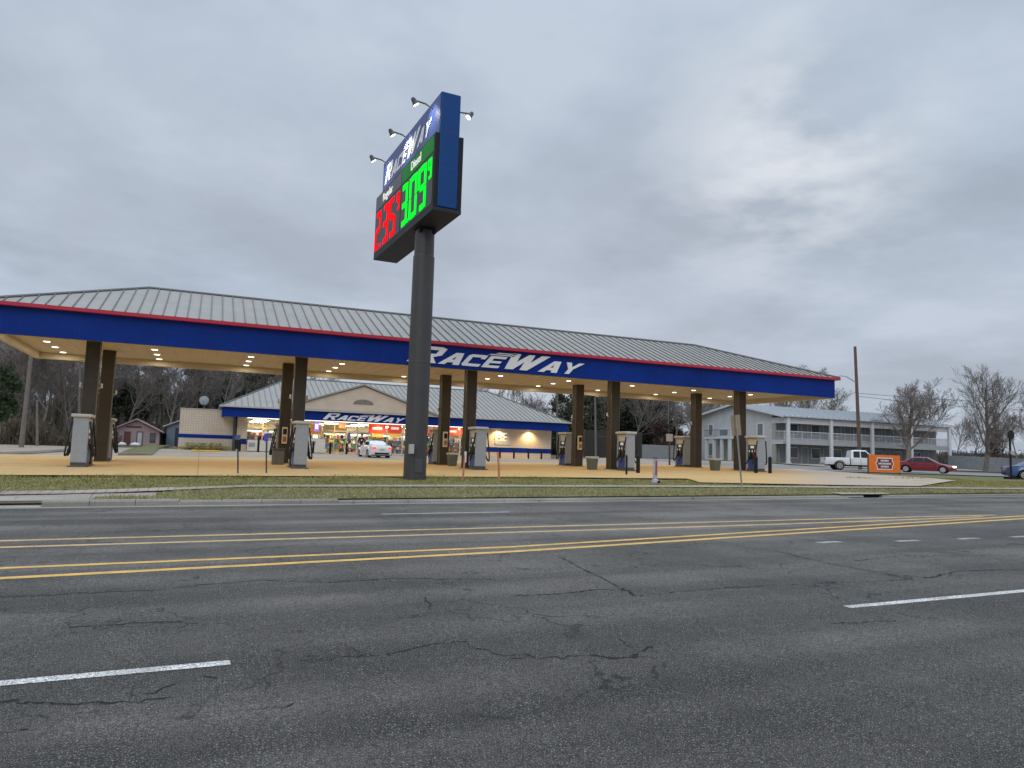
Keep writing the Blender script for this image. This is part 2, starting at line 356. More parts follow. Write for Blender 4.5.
def line(p,q,n=14): return [(p[0]+(q[0]-p[0])*i/n,p[1]+(q[1]-p[1])*i/n) for i in range(n+1)]
def G(x,y): p=hit(x,y); return (p.x,p.y)
# yellow median taper lines
a=[G(0,579),G(512,552),G(1024,518.8)]; strip('yellow_line',line((-60,10.0),a[0])+line(a[0],a[1])[1:]+line(a[1],a[2])[1:]+[(36,14.0),(60,14.1)],.17,M_yel)
a=[G(0,569),G(512,547.3),G(1024,516)]; strip('yellow_line',line((-60,10.8),a[0])+line(a[0],a[1])[1:]+line(a[1],a[2])[1:]+[(36,14.3),(60,14.4)],.15,M_yel)
strip('yellow_line',[(x,13.02) for x in frange(-60,9,3)]+[(12,13.06),(15,13.14),(18,13.3),(20,13.42)],.17,M_yel2)
strip('yellow_line',[(x,13.85) for x in frange(-60,12,4)]+[(15,13.84),(18,13.8),(21,13.74)],.17,M_yel2)
# white dashes: 3 m marks 9 m apart in each direction
e0=G(230,662)[0]; s1=G(845,607)[0]
strip('white_dash',[(x,5.83) for x in frange(e0-3.05,e0,.5)],.12,M_whp)
strip('white_dash',[(x,5.80) for x in frange(s1,s1+3.05,.5)],.12,M_whp)
strip('white_dash',[(x,17.25) for x in frange(4.1,7.4,.5)],.12,M_whp)
for px_,py_ in ((830,542.5),(908,541.3),(969,538.8),(1021,537)):
    x,y=G(px_,py_); strip('turn_lane_dash',[(x-.30,y),(x+.05,y+.02),(x+.28,y)],.15,M_whw)
tag(sheet('gutter_pan',frange(-60,60,3),[20.18,20.6],.004,M_curb),kind='structure')
# cracks and patch
M_crack=mat('crack_fill',(.008,.008,.008),.9,var=.2)
def crack(pts,w=.012,name='road_crack'):
    mb=MB(); P=[G(*p) for p in pts]; Q=[]
    for (a,b),(c,d) in zip(P,P[1:]):
        n=max(2,int(math.hypot(c-a,d-b)/.04))
        for i in range(n): Q.append((a+(c-a)*i/n+rnd.gauss(0,.014),b+(d-b)*i/n+rnd.gauss(0,.022)))
    for i in range(len(Q)-1):
        (a,b),(c,d)=Q[i],Q[i+1]; L=math.hypot(c-a,d-b)+1e-6; nx,ny=-(d-b)/L,(c-a)/L; ww=w*rnd.choice((.2,.45,.75,1.1,1.6))/2
        z=H(a,min(b,20))+.003
        mb.poly([(a-nx*ww,b-ny*ww,z),(c-nx*ww,d-ny*ww,z),(c+nx*ww,d+ny*ww,z),(a+nx*ww,b+ny*ww,z)])
        if rnd.random()<.05:
            x_,y_=a,b; an=rnd.uniform(0,6.28)
            for _ in range(rnd.randrange(2,6)):
                an+=rnd.uniform(-.7,.7); x2,y2=x_+math.cos(an)*.07,y_+math.sin(an)*.07; wb_=w*.18; qx,qy=-math.sin(an)*wb_,math.cos(an)*wb_
                mb.poly([(x_-qx,y_-qy,z),(x2-qx,y2-qy,z),(x2+qx,y2+qy,z),(x_+qx,y_+qy,z)]); x_,y_=x2,y2
    return tag(mb.build(name,M_crack),kind='structure')
for pts,w in [([(60,628),(120,625),(150,623),(180,622),(200,626)],.022),([(0,703),(60,707),(130,703),(180,698)],.028),([(130,700),(160,690),(185,680)],.012),([(424,598),(428,603),(431,611)],.03),
    ([(210,677),(222,681)],.03),([(300,661),(390,656),(430,645),(470,641)],.014),([(170,588),(260,581),(330,583),(400,579),(500,580)],.022),([(0,598),(90,594),(170,590)],.016),
    ([(470,648),(500,655),(540,657)],.014),([(590,655),(612,659),(628,660),(640,653),(655,647)],.03),([(612,659),(640,657),(657,660)],.018),([(618,640),(634,651),(628,660)],.014),
    ([(560,558),(600,578),(637,597)],.024),([(512,597),(560,594),(600,590),(627,590),(637,598)],.028),([(637,597),(700,590),(770,586),(860,583),(910,580)],.016),([(775,551),(830,564),(880,573),(912,580)],.022),
    ([(890,575),(930,578),(960,571),(1023,570)],.032),([(850,562),(900,556),(1023,556)],.02),([(512,660),(560,658),(590,655)],.012),([(690,640),(705,645)],.02),([(830,624),(900,621)],.014),
    ([(240,712),(300,704)],.014),([(0,735),(40,728)],.014),([(330,560),(420,556),(500,553)],.02)]:
    crack(pts,w)
# apron and curbs
def apf(x,y): return .012*max(x,-60)+min(1,(y-20.6)/1.4)*.205
sheet('driveway_apron',frange(-60,-1.0,1),[20.6,21.0,21.5,22.0,22.6],.012,M_apron,apf)
mb=MB()
xs=frange(-3.4,60,1.0)
for x0,x1 in zip(xs,xs[1:]):
    if 23.2<x0<24.6: continue
    z0,z1=.012*min(x0,36),.012*min(x1,36); n=len(mb.v)
    for x,z in ((x0,z0),(x1-.012,z1)):
        q=.16 if x0<-.7 else .13 if x0<3.4 else .09; mb.v+=[(x,20.58,z-.1),(x,20.60,z+q-.05),(x,20.64,z+q-.005),(x,20.80,z+q),(x,20.80,z-.1)]
    for k in range(4): mb.f.append((n+k,n+5+k,n+6+k,n+1+k))
    mb.f.append((n,n+1,n+2,n+3,n+4)); mb.f.append((n+9,n+8,n+7,n+6,n+5))
tag(mb.build('road_curb',M_curb),kind='structure')
# storm drain inlet
mb=MB(); mb.box(22.35,25.4,20.62,20.9,.12,.33+.09); M_drain=mat('drain_void',(.006,.006,.006),.9,var=0)
dr=empty('storm_drain',(0,0,0),0,'dark storm drain mouth in the roadside curb near the orange banner','drain')
mb=MB(); mb.box(22.9,24.9,20.75,20.82,.25,.42); mb.build('opening',M_drain,dr)
mb=MB(); mb.prism([(22.6,20.62,.40),(25.2,20.62,.42),(25.2,21.1,.44),(22.6,21.1,.42)],(0,0,.035)); mb.build('lid',M_walk,dr,bevel=.02)
mb=MB(); mb.box(22.95,24.85,20.40,20.74,.285,.297); mb.build('gutter_pan',M_drain,dr)
# lawn, sidewalk, slabs
sheet('lawn',frange(-60,-2.4,1.2),[22.4,22.8,23.4,24,24.6,25.2,25.9,26.6,27.4,28],-.012,M_lawn)
sheet('lawn',frange(-2.4,62,1.2),[20.8,21.2,21.7,22.2,22.8,23.4,24,24.6,25.2,25.9,26.6,27.4,28],-.012,M_lawn)
wk=[(-40,21.9),(-4.5,21.9),(-2.4,22.3),(-.2,23.1),(1.5,23.75),(10,23.6),(20,23.2),(28,22.6),(35,21.9),(60,21.8)]
ribbon('sidewalk',wk,[(x,y+.6) for x,y in wk],.018,M_walk,160,3)
pv=[(-4.6,21.85),(-3.2,21.95),(-1.9,22.25),(-.6,22.75)]
ribbon('paver_ramp',pv,[(x,y+.8) for x,y in pv],.035,M_paver,30,3)
slab_front=[(-60,27.4),(0,27.4),(12,27.3),(20,26.7),G(700,483.5),G(780,485),G(850,486.3),G(920,487)]
slab_back=[(-60,46),(0,46.5),(14,47.5),(30,47),(40,45),G(800,469.5),G(875,475.5),G(956,481.5)]
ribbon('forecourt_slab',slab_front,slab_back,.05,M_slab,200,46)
ribbon('store_lot',[(-60,46),(0,46.5),(14,47.5),(30,47),(40,45),(52,45)],[(-60,66),(0,67),(14,67),(30,67),(44,72),(62,70)],.008,M_lot,120,16)
ribbon('motel_street',[(40,45),(52,45.5),(62,40),(74,36),(140,31)],[(44,66),(56,60),(68,53),(90,48),(150,45)],.016,mat('street_surface',(.22,.21,.20),.9,var=.2,vs=.8),90,8)
ribbon('right_grass',[(34,28.2),(44,28),(60,28),(120,24)],[(36,34),(48,42),(62,38),(120,31)],-.035,M_rgrass,60,8)
ribbon('parking_strip',[(62,58),(120,56)],[(62,66),(120,66)],.02,M_lot,60,8)
# raised grass island by the pink house
isl=[G(118,455.5),G(152,455.5),G(158,450),G(170,446.8),G(150,447),G(128,451)]
cx=sum(p[0] for p in isl)/6; cy=sum(p[1] for p in isl)/6
mb=MB(); mb.prism([(x,y,H(x,y)-.1) for x,y in isl],(0,0,.24)); tag(mb.build('island_curb',M_curb),kind='structure')
mb=MB(); mb.prism([(cx+(x-cx)*.93,cy+(y-cy)*.93,H(x,y)-.1) for x,y in isl],(0,0,.27)); tag(mb.build('island_turf',M_rgrass),kind='structure')
# back-left curb along the woods
cl=[G(0,455),G(30,454),G(60,452),G(78,449.5)]
mb=MB(); mb.tube([(x,y,H(x,y)+.05) for x,y in cl],.14,6); tag(mb.build('wood_edge_curb',M_curb),kind='structure')
# grass blades
mb=MB()
def blades(n,x0,x1,y0,y1,hh,dens=None):
    for _ in range(n):
        x=rnd.uniform(x0,x1); y=rnd.uniform(y0,y1)
        wy=lerp(x,wk)
        if wy+.02<y<wy+.58 or (x<-2.4+.3*math.sin(y*3) and y<wy+.3): continue
        if y<23.6 and rnd.random()<.35: continue
        fr=27.35 if x<12 else lerp(x,[(12,27.25),(20,26.6),(slab_front[4][0],slab_front[4][1]),(slab_front[5][0],slab_front[5][1]),(slab_front[6][0],slab_front[6][1]),(slab_front[7][0],slab_front[7][1])])
        if y>fr and x<slab_front[7][0]: continue
        z=H(x,y)-.02; h=hh*rnd.uniform(.5,1.5)*(.6+.8*(.5+.5*math.sin(x*1.7+math.sin(y*2.3)*2))); a=rnd.uniform(0,6.3); w=.012+.008*rnd.random(); dx,dy=math.cos(a)*w,math.sin(a)*w; lx,ly=rnd.uniform(-.05,.05),rnd.uniform(-.05,.05)
        mb.poly([(x-dx,y-dy,z),(x+dx,y+dy,z),(x+lx,y+ly,z+h)])
blades(90000,-12,45,20.85,27.5,.055)
blades(7000,-8,40,27.0,27.4,.09)
blades(9000,-8,60,20.83,21.0,.07)
g2=MB(); kp=MB(); kp.v=mb.v
kp.f=[q for q in mb.f if mb.v[q[0]][1]>23.7]; lo_=[q for q in mb.f if mb.v[q[0]][1]<=23.7]
for q in lo_: g2.poly([mb.v[i] for i in q])
k2=MB()
for q in kp.f: k2.poly([mb.v[i] for i in q])
tag(k2.build('grass',M_blade),kind='stuff'); tag(g2.build('dry_grass',leafmat('dry_blades',(.22,.20,.08),(.44,.36,.20))),kind='stuff')
# weeds / fallen leaves scattered on lawn
mb=MB()
for _ in range(2500):
    x=rnd.uniform(-10,50); y=rnd.uniform(20.9,27.3); z=H(x,y)+.02; r=.025*rnd.uniform(.5,1.4); a=rnd.uniform(0,6)
    mb.poly([(x+r*math.cos(a+t),y+r*math.sin(a+t),z+rnd.uniform(0,.02)) for t in (0,1.6,3.1,4.7)])
tag(mb.build('fallen_leaves',mat('dry_leaf',(.28,.18,.09),.9,var=.4)),kind='stuff')
# ================================================================== ROOF HELPER
def hip_roof(x0,x1,y0,y1,z0,z1,rx0,rx1,ry,parent,th=.06,seam=.46,mroof=M_roof,mseam=M_seam_shade,sh=.05,sw=.035):
    E=[(x0,y0,z0),(x1,y0,z0),(x1,y1,z0),(x0,y1,z0)]; A=(rx0,ry,z1); B=(rx1,ry,z1)
    mb=MB(); v=E+[A,B]; mb.v=v[:]; mb.f=[(0,1,5,4),(1,2,5),(2,3,4,5),(3,0,4),(3,2,1,0)]
    sm=MB()
    def rib(p,q): 
        p=Vector(p);q=Vector(q); d=(q-p); 
        if d.length<.2: return
        s=d.cross(Vector((0,0,1))).normalized()*sw/2; u=Vector((0,0,sh))
        sm.prism([p-s,p+s,p+s+u,p-s+u],d)
    x=x0+seam/2
    while x<x1:
        f=1 if rx0<=x<=rx1 else ((x-x0)/(rx0-x0) if x<rx0 else (x1-x)/(x1-rx1))
        rib((x,y0,z0),(x,y0+(ry-y0)*f,z0+(z1-z0)*f)); rib((x,y1,z0),(x,y1+(ry-y1)*f,z0+(z1-z0)*f)); x+=seam
    for (ex,rx) in ((x0,rx0),(x1,rx1)):
        y=y0+seam/2
        while y<y1:
            f=(y-y0)/(ry-y0) if y<ry else (y1-y)/(y1-ry)
            rib((ex,y,z0),(ex+(rx-ex)*f,y,z0+(z1-z0)*f)); y+=seam
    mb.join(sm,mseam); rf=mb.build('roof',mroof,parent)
    cp=MB(); 
    for p,q in ((E[0],A),(E[3],A),(E[1],B),(E[2],B),(A,B)): cp.tube([Vector(p)+Vector((0,0,.03)),Vector(q)+Vector((0,0,.03))],.07,6)
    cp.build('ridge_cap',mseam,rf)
    return rf
# ================================================================== FUEL CANOPY
X0,X1=-7.75,35.75; YF,YB=33.,42.; ZB,ZT=5.57,6.66; ZC=5.86
cn=empty('fuel_canopy',(14,37.5,.8),0,'long blue fascia fuel canopy with grey metal roof on brown columns over the pumps','canopy')
CO=Vector((14,37.5,.8))
def cbuild(mb,name,m,parent=cn,**k):
    mb.v=[tuple(Vector(v)-CO) for v in mb.v] if parent is cn or True else mb.v
    return mb.build(name,m,parent,**k)
t=.18
fa=MB(); fa.box(X0,X1,YF,YF+t,ZB,ZT); fa.box(X0,X1,YB-t,YB,ZB,ZT); fa.box(X0,X0+t,YF+t,YB-t,ZB,ZT); fa.box(X1-t,X1,YF+t,YB-t,ZB,ZT)

li=MB(); i_=t+.002; li.box(X0+i_,X1-i_,YB-t-.03,YB-t-.002,ZB-.004,ZC); li.box(X0+i_,X1-i_,YF+t+.002,YF+t+.03,ZB-.004,ZC); li.box(X0+i_,X0+t+.03,YF+t+.032,YB-t-.032,ZB-.004,ZC); li.box(X1-t-.03,X1-i_,YF+t+.032,YB-t-.032,ZB-.004,ZC)
li.box(X0-.0,X1+.0,YB-t,YB,ZB-.03,ZB-.003); li.box(X0,X0+t,YF+t,YB-t-.002,ZB-.03,ZB-.003); li.box(X1-t,X1,YF+t,YB-t-.002,ZB-.03,ZB-.003)
cbuild(li,'inner_lining',M_ceil)
ce=MB(); ce.box(X0+t,X1-t,YF+t,YB-t,ZC,ZC+.1)
pj=MB()
x=X0+1
while x<X1-1: pj.box(x,x+.012,YF+.3,YB-.3,ZC-.006,ZC+.001); x+=.6
ce.join(pj,mat('ceiling_joint',(.35,.27,.16),.6)); cbuild(ce,'ceiling',M_ceil)
rd=MB(); o_=.24
rd.box(X0-o_,X1+o_,YF-o_,YF-.002,ZT+.0,ZT+.14); rd.box(X0-o_,X1+o_,YB+.002,YB+o_,ZT+.0,ZT+.14); rd.box(X0-o_,X0-.002,YF,YB,ZT+.0,ZT+.14); rd.box(X1+.002,X1+o_,YF,YB,ZT+.0,ZT+.14)
cbuild(rd,'red_gutter',M_red)
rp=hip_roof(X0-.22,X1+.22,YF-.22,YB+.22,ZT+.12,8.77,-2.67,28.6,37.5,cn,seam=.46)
for o in (rp,*rp.children):
    o.data.transform(Matrix.Translation(-CO))
lt=MB(); word(lt,(8.66,YF-.002,5.74),(1,0,0),(0,0,1),(0,-1,0),.80,.06,total=9.3); cbuild(lt,'lettering',M_white)
# fascia panel seams
ps=MB(); x=X0+3.05
while x<X1-1: ps.box(x,x+.012,YF-.003,YF+.001,ZB+.01,ZT-.05); x+=3.05
fa.join(ps,mat('joint_blue',(.003,.015,.09),.5,var=0)); fascia=cbuild(fa,'fascia',M_blue)
colF=[-4.38,4.12,12.61,21.16,30.08]; colR=[-4.22,3.95,12.55,21.07,29.9]
YFc,YRc=35.,39.
M_cap=mat('camera_white',(.6,.58,.52),.5)
for k,(xs_,yc) in enumerate(((colF,YFc),(colR,YRc))):
    for x in xs_:
        z0=H(x,yc)
        mb=MB(); mb.box(x-.26,x+.26,yc-.25,yc+.25,z0-.05,ZC+.02); c=cbuild(mb,'column',M_col,bevel=.02)
        b2=MB()
        for xx in (x-.262,x+.262): b2.box(xx-.012,xx+.012,yc-.265,yc-.252,z0,ZC)
        cbuild(b2,'corner_trim',mat('column_trim',(.13,.10,.06),.5),c)
        for s in (-1,1):
            b3=MB(); xx=x+s*.26; b3.box(min(xx,xx+s*.12),max(xx,xx+s*.12),yc-.02,yc+.02,3.78,3.81)
            b3.lathe((xx+s*.12,yc,3.81),[(.05,0),(.07,.02),(.035,.07),(.05,.10),(.05,.18),(.02,.19)],10); cbuild(b3,'speaker',M_cap,c)
# canopy lights
lx=[-6.45,-2.2,2.0,6.35,10.65,15.05,19.3,23.6,28.1,32.6]; ly=[34.5,36.9,38.9,41.0]
light_data=bpy.data.lights.new('canopy_lamp','AREA'); light_data.shape='DISK'; light_data.size=.35; light_data.energy=18; light_data.color=(1,.84,.60)
for x in lx:
    for y in ly:
        mb=MB(); mb.lathe((x,y,ZC-.03),[(.15,0),(.175,.015),(.175,.035)],16); fx=cbuild(mb,'canopy_light',M_white)
        mb=MB(); mb.lathe((x,y,ZC-.045),[(.125,0),(.135,.014)],16); cbuild(mb,'lens',M_lamp,fx)
        lo=bpy.data.objects.new('canopy_lamp',light_data); COL.objects.link(lo); lo.location=Vector((x,y,ZC-.06))-CO; lo.parent=cn
# ================================================================== DISPENSERS
def make_dispenser():
    r=empty('fuel_dispenser',(0,0,0),0,'','fuel dispenser','fuel dispensers under the canopy')
    # local: faces point +-X, ends point +-Y, origin at island top
    mb=MB(); mb.box(-.31,.31,-.52,.52,0,.12); mb.build('plinth',M_dgrey,r)
    for s in (-1,1):
        mb=MB(); mb.box(-.325,.325,min(s*.40,s*.54),max(s*.40,s*.54),.12,2.02); mb.build('end_panel',M_grey,r,bevel=.02)
    mb=MB(); mb.box(-.24,.24,-.395,.395,.12,2.0); mb.build('cabinet',M_cream,r)
    mb=MB(); mb.box(-.42,.42,-.62,.62,2.02,2.16); mb.build('top_cap',M_lgrey,r,bevel=.04)
    for s in (-1,1):
        x0,x1=(.242,.29) if s>0 else (-.29,-.242)
        mb=MB(); mb.box(x0,x1,-.39,.39,.14,.66); mb.build('blue_skirt',mat('pump_blue',(.02,.07,.33),.4),r)
        mb=MB(); mb.box(x0,x1,-.39,.39,.68,1.30); mb.build('nozzle_panel',M_black,r)
        mb=MB(); mb.box(x0,x1,-.39,.39,1.60,1.98); mb.build('header_panel',M_cream,r)
        mb=MB(); mb.box(x0,x1,-.39,.39,1.32,1.58); d=mb.build('display',M_dgrey,r)
        xx=s*.292
        mb=MB(); mb.box(min(xx,xx+s*.006),max(xx,xx+s*.006),-.16,.16,1.38,1.53); mb.build('screen',emis('lcd',(.75,.85,.8),.35),d)
        mb=MB()
        for j in (-.27,0,.27): mb.box(min(xx,xx+s*.006),max(xx,xx+s*.006),j-.05,j+.05,1.14,1.26)
        mb.build('grade_button',emis('grade_button_white',(.9,.9,.85),.25),r)
        for j in (-.2,.2):
            mb=MB(); mb.tube([(s*.31,j,.86),(s*.36,j,1.0),(s*.42,j+.02,1.08),(s*.36,j+.03,1.14)],[.035,.04,.03,.02],8); nz=mb.build('nozzle',mat('nozzle_red' if j<0 else 'nozzle_green',(.25,.03,.03) if j<0 else (.02,.16,.05),.5),r)
            pts=[]; 
            for q in range(13):
                t_=q/12; pts.append((s*(.36+.22*math.sin(math.pi*t_)),j+(.36 if j>0 else -.36)*t_,.90-2.6*t_*(1-t_)*(1-.25*t_)+.95*t_**3))
            mb=MB(); mb.tube(pts,.04,6); mb.build('hose',M_rub,nz)
    for o in r.children:
        for q in (o,*o.children): q.data.transform(Matrix.Diagonal((.86,.88,.945,1)))
    return r
proto=make_dispenser()
ords=['leftmost','second','middle','fourth','rightmost']
first=True
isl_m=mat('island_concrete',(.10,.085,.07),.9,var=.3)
for row,(cols,yc) in enumerate(((colF,YFc),(colR,YRc))):
    for i,x in enumerate(cols):
        s=-1 if row==0 else 1
        yd=yc+s*1.38; zt=H(x,yc)+.08
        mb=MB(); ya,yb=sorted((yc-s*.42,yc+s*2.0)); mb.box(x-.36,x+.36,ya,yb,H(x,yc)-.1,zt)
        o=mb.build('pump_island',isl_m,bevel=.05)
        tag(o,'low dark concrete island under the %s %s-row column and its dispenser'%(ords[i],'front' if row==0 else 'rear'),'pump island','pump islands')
        lab='grey fuel dispenser with black hoses, %s of the five in the %s row'%(ords[i],'front' if row==0 else 'rear')
        if i==2 and row==0: lab='grey fuel dispenser with black hoses just right of the thick sign pole, front row'
        if first: d=proto; d.location=(x,yd,zt); d['label']=lab; first=False
        else: d=dup(proto,(x,yd,zt),0,lab)
def bollard(x,y,h=.95,r=.09,label='',m=M_black,group=None,z=None):
    z=H(x,y) if z is None else z
    mb=MB(); mb.lathe((0,0,0),[(r,-.1),(r,h-.05),(r*.75,h),(r*.2,h+.03)],14); o=mb.build('bollard',m,smooth=False,loc=(x,y,z))
    return tag(o,label,'bollard',group)
for px_,Yb,l in ((638,31.2,'black steel bollard before the fourth front dispenser from the left'),(770,31.7,'black steel bollard right of the rightmost front dispenser'),(756,31.9,'black steel bollard hard against the rightmost front dispenser'),(626.5,29.6,'thin black post standing in front of the fourth front dispenser')):
    p=aty(px_,470,Yb); bollard(p.x,Yb,.95,.1 if px_!=626.5 else .05,l,group='bollards by the pumps')
# service boxes, bins
def column_box(x,lab,m1):
    r=empty('windshield_box',(x,YRc-.28,H(x,YRc)+1.05),0,lab,'service box')
    mb=MB(); mb.box(-.13,.13,-.14,.02,0,.85); b_=mb.build('housing',m1,r,bevel=.03)
    mb=MB(); mb.box(-.09,.09,-.16,-.142,.48,.76); mb.build('towel_slot',M_black,r)
    mb=MB(); mb.box(-.09,.09,-.16,-.142,.1,.36); mb.build('tray',mat('tray_red',(.35,.12,.08),.5),r)
for x,l in ((colR[1],'second rear column from the left'),(colR[2],'middle rear column'),(colR[3],'fourth rear column from the left')):
    column_box(x,'tall cream windshield service box mounted on the '+l,mat('box_cream',(.62,.56,.36),.5))
def bin_(px_,py_,lab):
    Yb=34.5 if py_>469 else 37.5
    p=aty(px_,py_,Yb); z=H(p.x,Yb); r=empty('trash_bin',(p.x,Yb,z),0,lab,'trash bin','trash bins between the pumps')
    mb=MB(); v=[(-.24,-.24,.0),(.24,-.24,.0),(.24,.24,.0),(-.24,.24,.0),(-.31,-.31,.68),(.31,-.31,.68),(.31,.31,.68),(-.31,.31,.68)]; mb.v=v; mb.f=[(3,2,1,0),(4,5,6,7),(0,1,5,4),(1,2,6,5),(2,3,7,6),(3,0,4,7)]
    mb.build('bin_body',mat('bin_olive',(.11,.12,.09),.7),r,bevel=.02)
    mb=MB(); mb.box(-.34,.34,-.34,.34,.69,.80); mb.build('bin_lid',M_lgrey,r,bevel=.03); r.scale=(.8,.8,.95)
bin_(592,470,'olive trash bin with pale lid between the third and fourth column pairs')
bin_(715,472,'olive trash bin with pale lid beside the rightmost rear column')
bin_(452,467,'olive trash bin with pale lid between the middle front and rear columns')
p=aty(284,462,37.3); r=empty('trash_bin',(p.x-.3,37.3,H(p.x,37.3)),0,'grey square bin tucked behind the second front dispenser','trash bin')
MB().box(-.27,.27,-.27,.27,0,.75).build('bin_body',mat('bin_dark',(.12,.12,.10),.7),r,bevel=.03); MB().box(-.3,.3,-.3,.3,.752,.84).build('bin_lid',M_dgrey,r,bevel=.02)
# ================================================================== PRICE SIGN
SG=empty('price_sign',(7.65,24.4,0),R_(2.5),'tall two-sided fuel price sign with red and green digits on a thick dark pole','price sign')
gz=H(7.5,26.8)
L=8.05
mb=MB(); mb.box(-.38,.38,.0,L-.35,10.36,14.68); mb.build('cabinet',M_sblue,SG,bevel=.03)
for s in (-1,1):
    x0,x1=sorted((s*.385,s*.55))
    mb=MB(); mb.box(x0,x1,.0,L,10.30,13.10); mb.build('price_cabinet',M_black,SG,bevel=.02)
mb=MB()
for z_ in (11.8,13.2): mb.box(-.37,.37,-.003,.0,z_,z_+.012)
for z_ in (10.6,11.2,12.4,13.8,14.4):
    for x_ in (-.34,.34): mb.box(x_-.012,x_+.012,-.006,0,z_,z_+.024)
mb.build('panel_seam',M_dgrey,SG)
mb=MB(); mb.box(-.55,.55,-.0,L,10.20,10.33); mb.build('underside',mat('sign_underside',(.03,.033,.045),.6,spec=.2),SG)
pz=2.4+.0
mb=MB(); mb.lathe((0,pz,0),[(.43,gz-.3),(.425,5),(.415,9.08),(.37,9.1),(.36,10.0)],28); pl=mb.build('pole',M_pole,SG)
mb=MB(); mb.lathe((0,pz,9.1),[(.41,-.05),(.385,.02),(.375,1.0)],24); mb.build('upper_pole',M_pole,SG)
mb=MB(); mb.box(-.42,-.26,pz-.62,pz-.42,gz+.95,gz+1.3); mb.build('meter_box',M_lgrey,SG,bevel=.01)
mb=MB(); mb.lathe((0,pz,0),[(.427,4.9),(.433,4.93),(.427,4.96)],28); mb.build('weld_ring',M_pole,SG)
mb=MB(); mb.box(-.15,.15,pz-.445,pz-.40,gz+.25,gz+.75); mb.build('hand_hole_cover',M_dgrey,SG,bevel=.01)
mb=MB(); mb.box(-.33,.33,pz-.33,pz+.33,9.98,10.19); mb.build('neck_flange',M_black,SG)
M_facet=emis('backlit_grey_panel',(.20,.21,.24),.22); M_gp=emis('backlit_green_panel',(.03,.20,.05),.55); M_redd=emis('red_led',(1,.0,.004),1.3); M_grnd=emis('green_led',(.0,1,.03),1.0)
M_wl=emis('backlit_white',(.95,.95,.9),.6); M_ledb=mat('led_board',(.05,.055,.06),.5)
for s in (-1,1):
    # u runs left-to-right for a viewer facing this side
    u=Vector((0,s,0)); v=Vector((0,0,1)); n=Vector((s,0,0)); fx=s*.552
    def Yat(t): return (L-t) if s<0 else t
    def rectp(mbx,t0,t1,z0,z1,x=fx,d=.01): 
        a,b_=sorted((Yat(t0),Yat(t1))); xa,xb=sorted((x,x+s*d)); mbx.box(xa,xb,a,b_,z0,z1)
    mb=MB(); rectp(mb,.12,3.98,12.42,13.02); hd=mb.build('regular_header',M_facet,SG)
    mb=MB(); rectp(mb,4.07,7.93,12.42,13.02); gd=mb.build('diesel_header',M_gp,SG)
    mb=MB(); rectp(mb,.12,3.98,10.45,12.34); rb=mb.build('regular_board',M_ledb,SG)
    mb=MB(); rectp(mb,4.07,7.93,10.45,12.34); gb=mb.build('diesel_board',M_ledb,SG)
    font('Regular',(fx+s*.02,Yat(2.0),12.72),u,v,.5,M_wl,SG); font('Diesel',(fx+s*.02,Yat(5.9),12.72),u,v,.5,M_wl,SG)
    for (t0,price,sup,m) in ((.28,'235','9',M_redd),(4.2,'309','9',M_grnd)):
        for j,chx in enumerate(price):
            mb=MB(); digit(mb,chx,(fx+s*.013,Yat(t0-.14+j*1.08+(.1 if j else 0)),10.53),u,v,n,.94,1.74,.23); mb.build('price_digit',m,SG)
        mb=MB(); digit(mb,sup,(fx+s*.013,Yat(t0+3.22),11.45),u,v,n,.42,.78,.12); mb.build('price_digit',m,SG)
        c_=Vector((fx+s*.013,Yat(t0+.83),10.54)); mb=MB(); mb.prism([c_,c_+u*.1,c_+u*.1+v*.16,c_+v*.16],n*.02); mb.build('decimal_point',m,SG)
    fx2=s*.382
    mb=MB(); a,b_=0.06,L-.42; xa,xb=sorted((fx2,fx2+s*.01)); mb.box(xa,xb,a,b_,13.14,14.62); mb.build('name_panel',mat('name_panel_blue',(.03,.06,.24),.4,var=.05),SG)
    mb=MB(); word(mb,(fx2+s*.012,Yat(.75),13.5),u,v,n,.80,.012,total=6.3); mb.build('lettering',M_white,SG)
    # flood lamps on arms
    for j,yy in enumerate((.9,3.9,6.9)):
        mb=MB(); z=14.62; mb.tube([(s*.38,yy,z-.25),(s*.7,yy,z-.12),(s*1.1,yy,z-.08)],.03,6); arm=mb.build('lamp_arm',M_dgrey,SG)
        mb=MB(); c0=Vector((s*1.13,yy,z-.12)); ax=Vector((-s*.55,0,-.8)).normalized()
        mb.tube([c0-ax*.14,c0-ax*.1,c0+ax*.02,c0+ax*.14],[.05,.08,.10,.14],12); mb.build('lamp_head',M_dgrey,arm)
        mb=MB(); mb.tube([c0+ax*.142,c0+ax*.15],[.115,.115],12); mb.build('lamp_lens',emis('flood_lens',(1,.97,.85),4),arm)
        ld=bpy.data.lights.new('flood_lamp','SPOT'); ld.energy=110; ld.spot_size=R_(105); ld.spot_blend=.6; ld.shadow_soft_size=.1; ld.color=(1,.95,.8)
        lo=bpy.data.objects.new('flood_lamp',ld); COL.objects.link(lo); lo.parent=SG; lo.location=c0+ax*.17
        lo.rotation_euler=Vector((-s*.85,0,-.5)).to_track_quat('-Z','Y').to_euler()
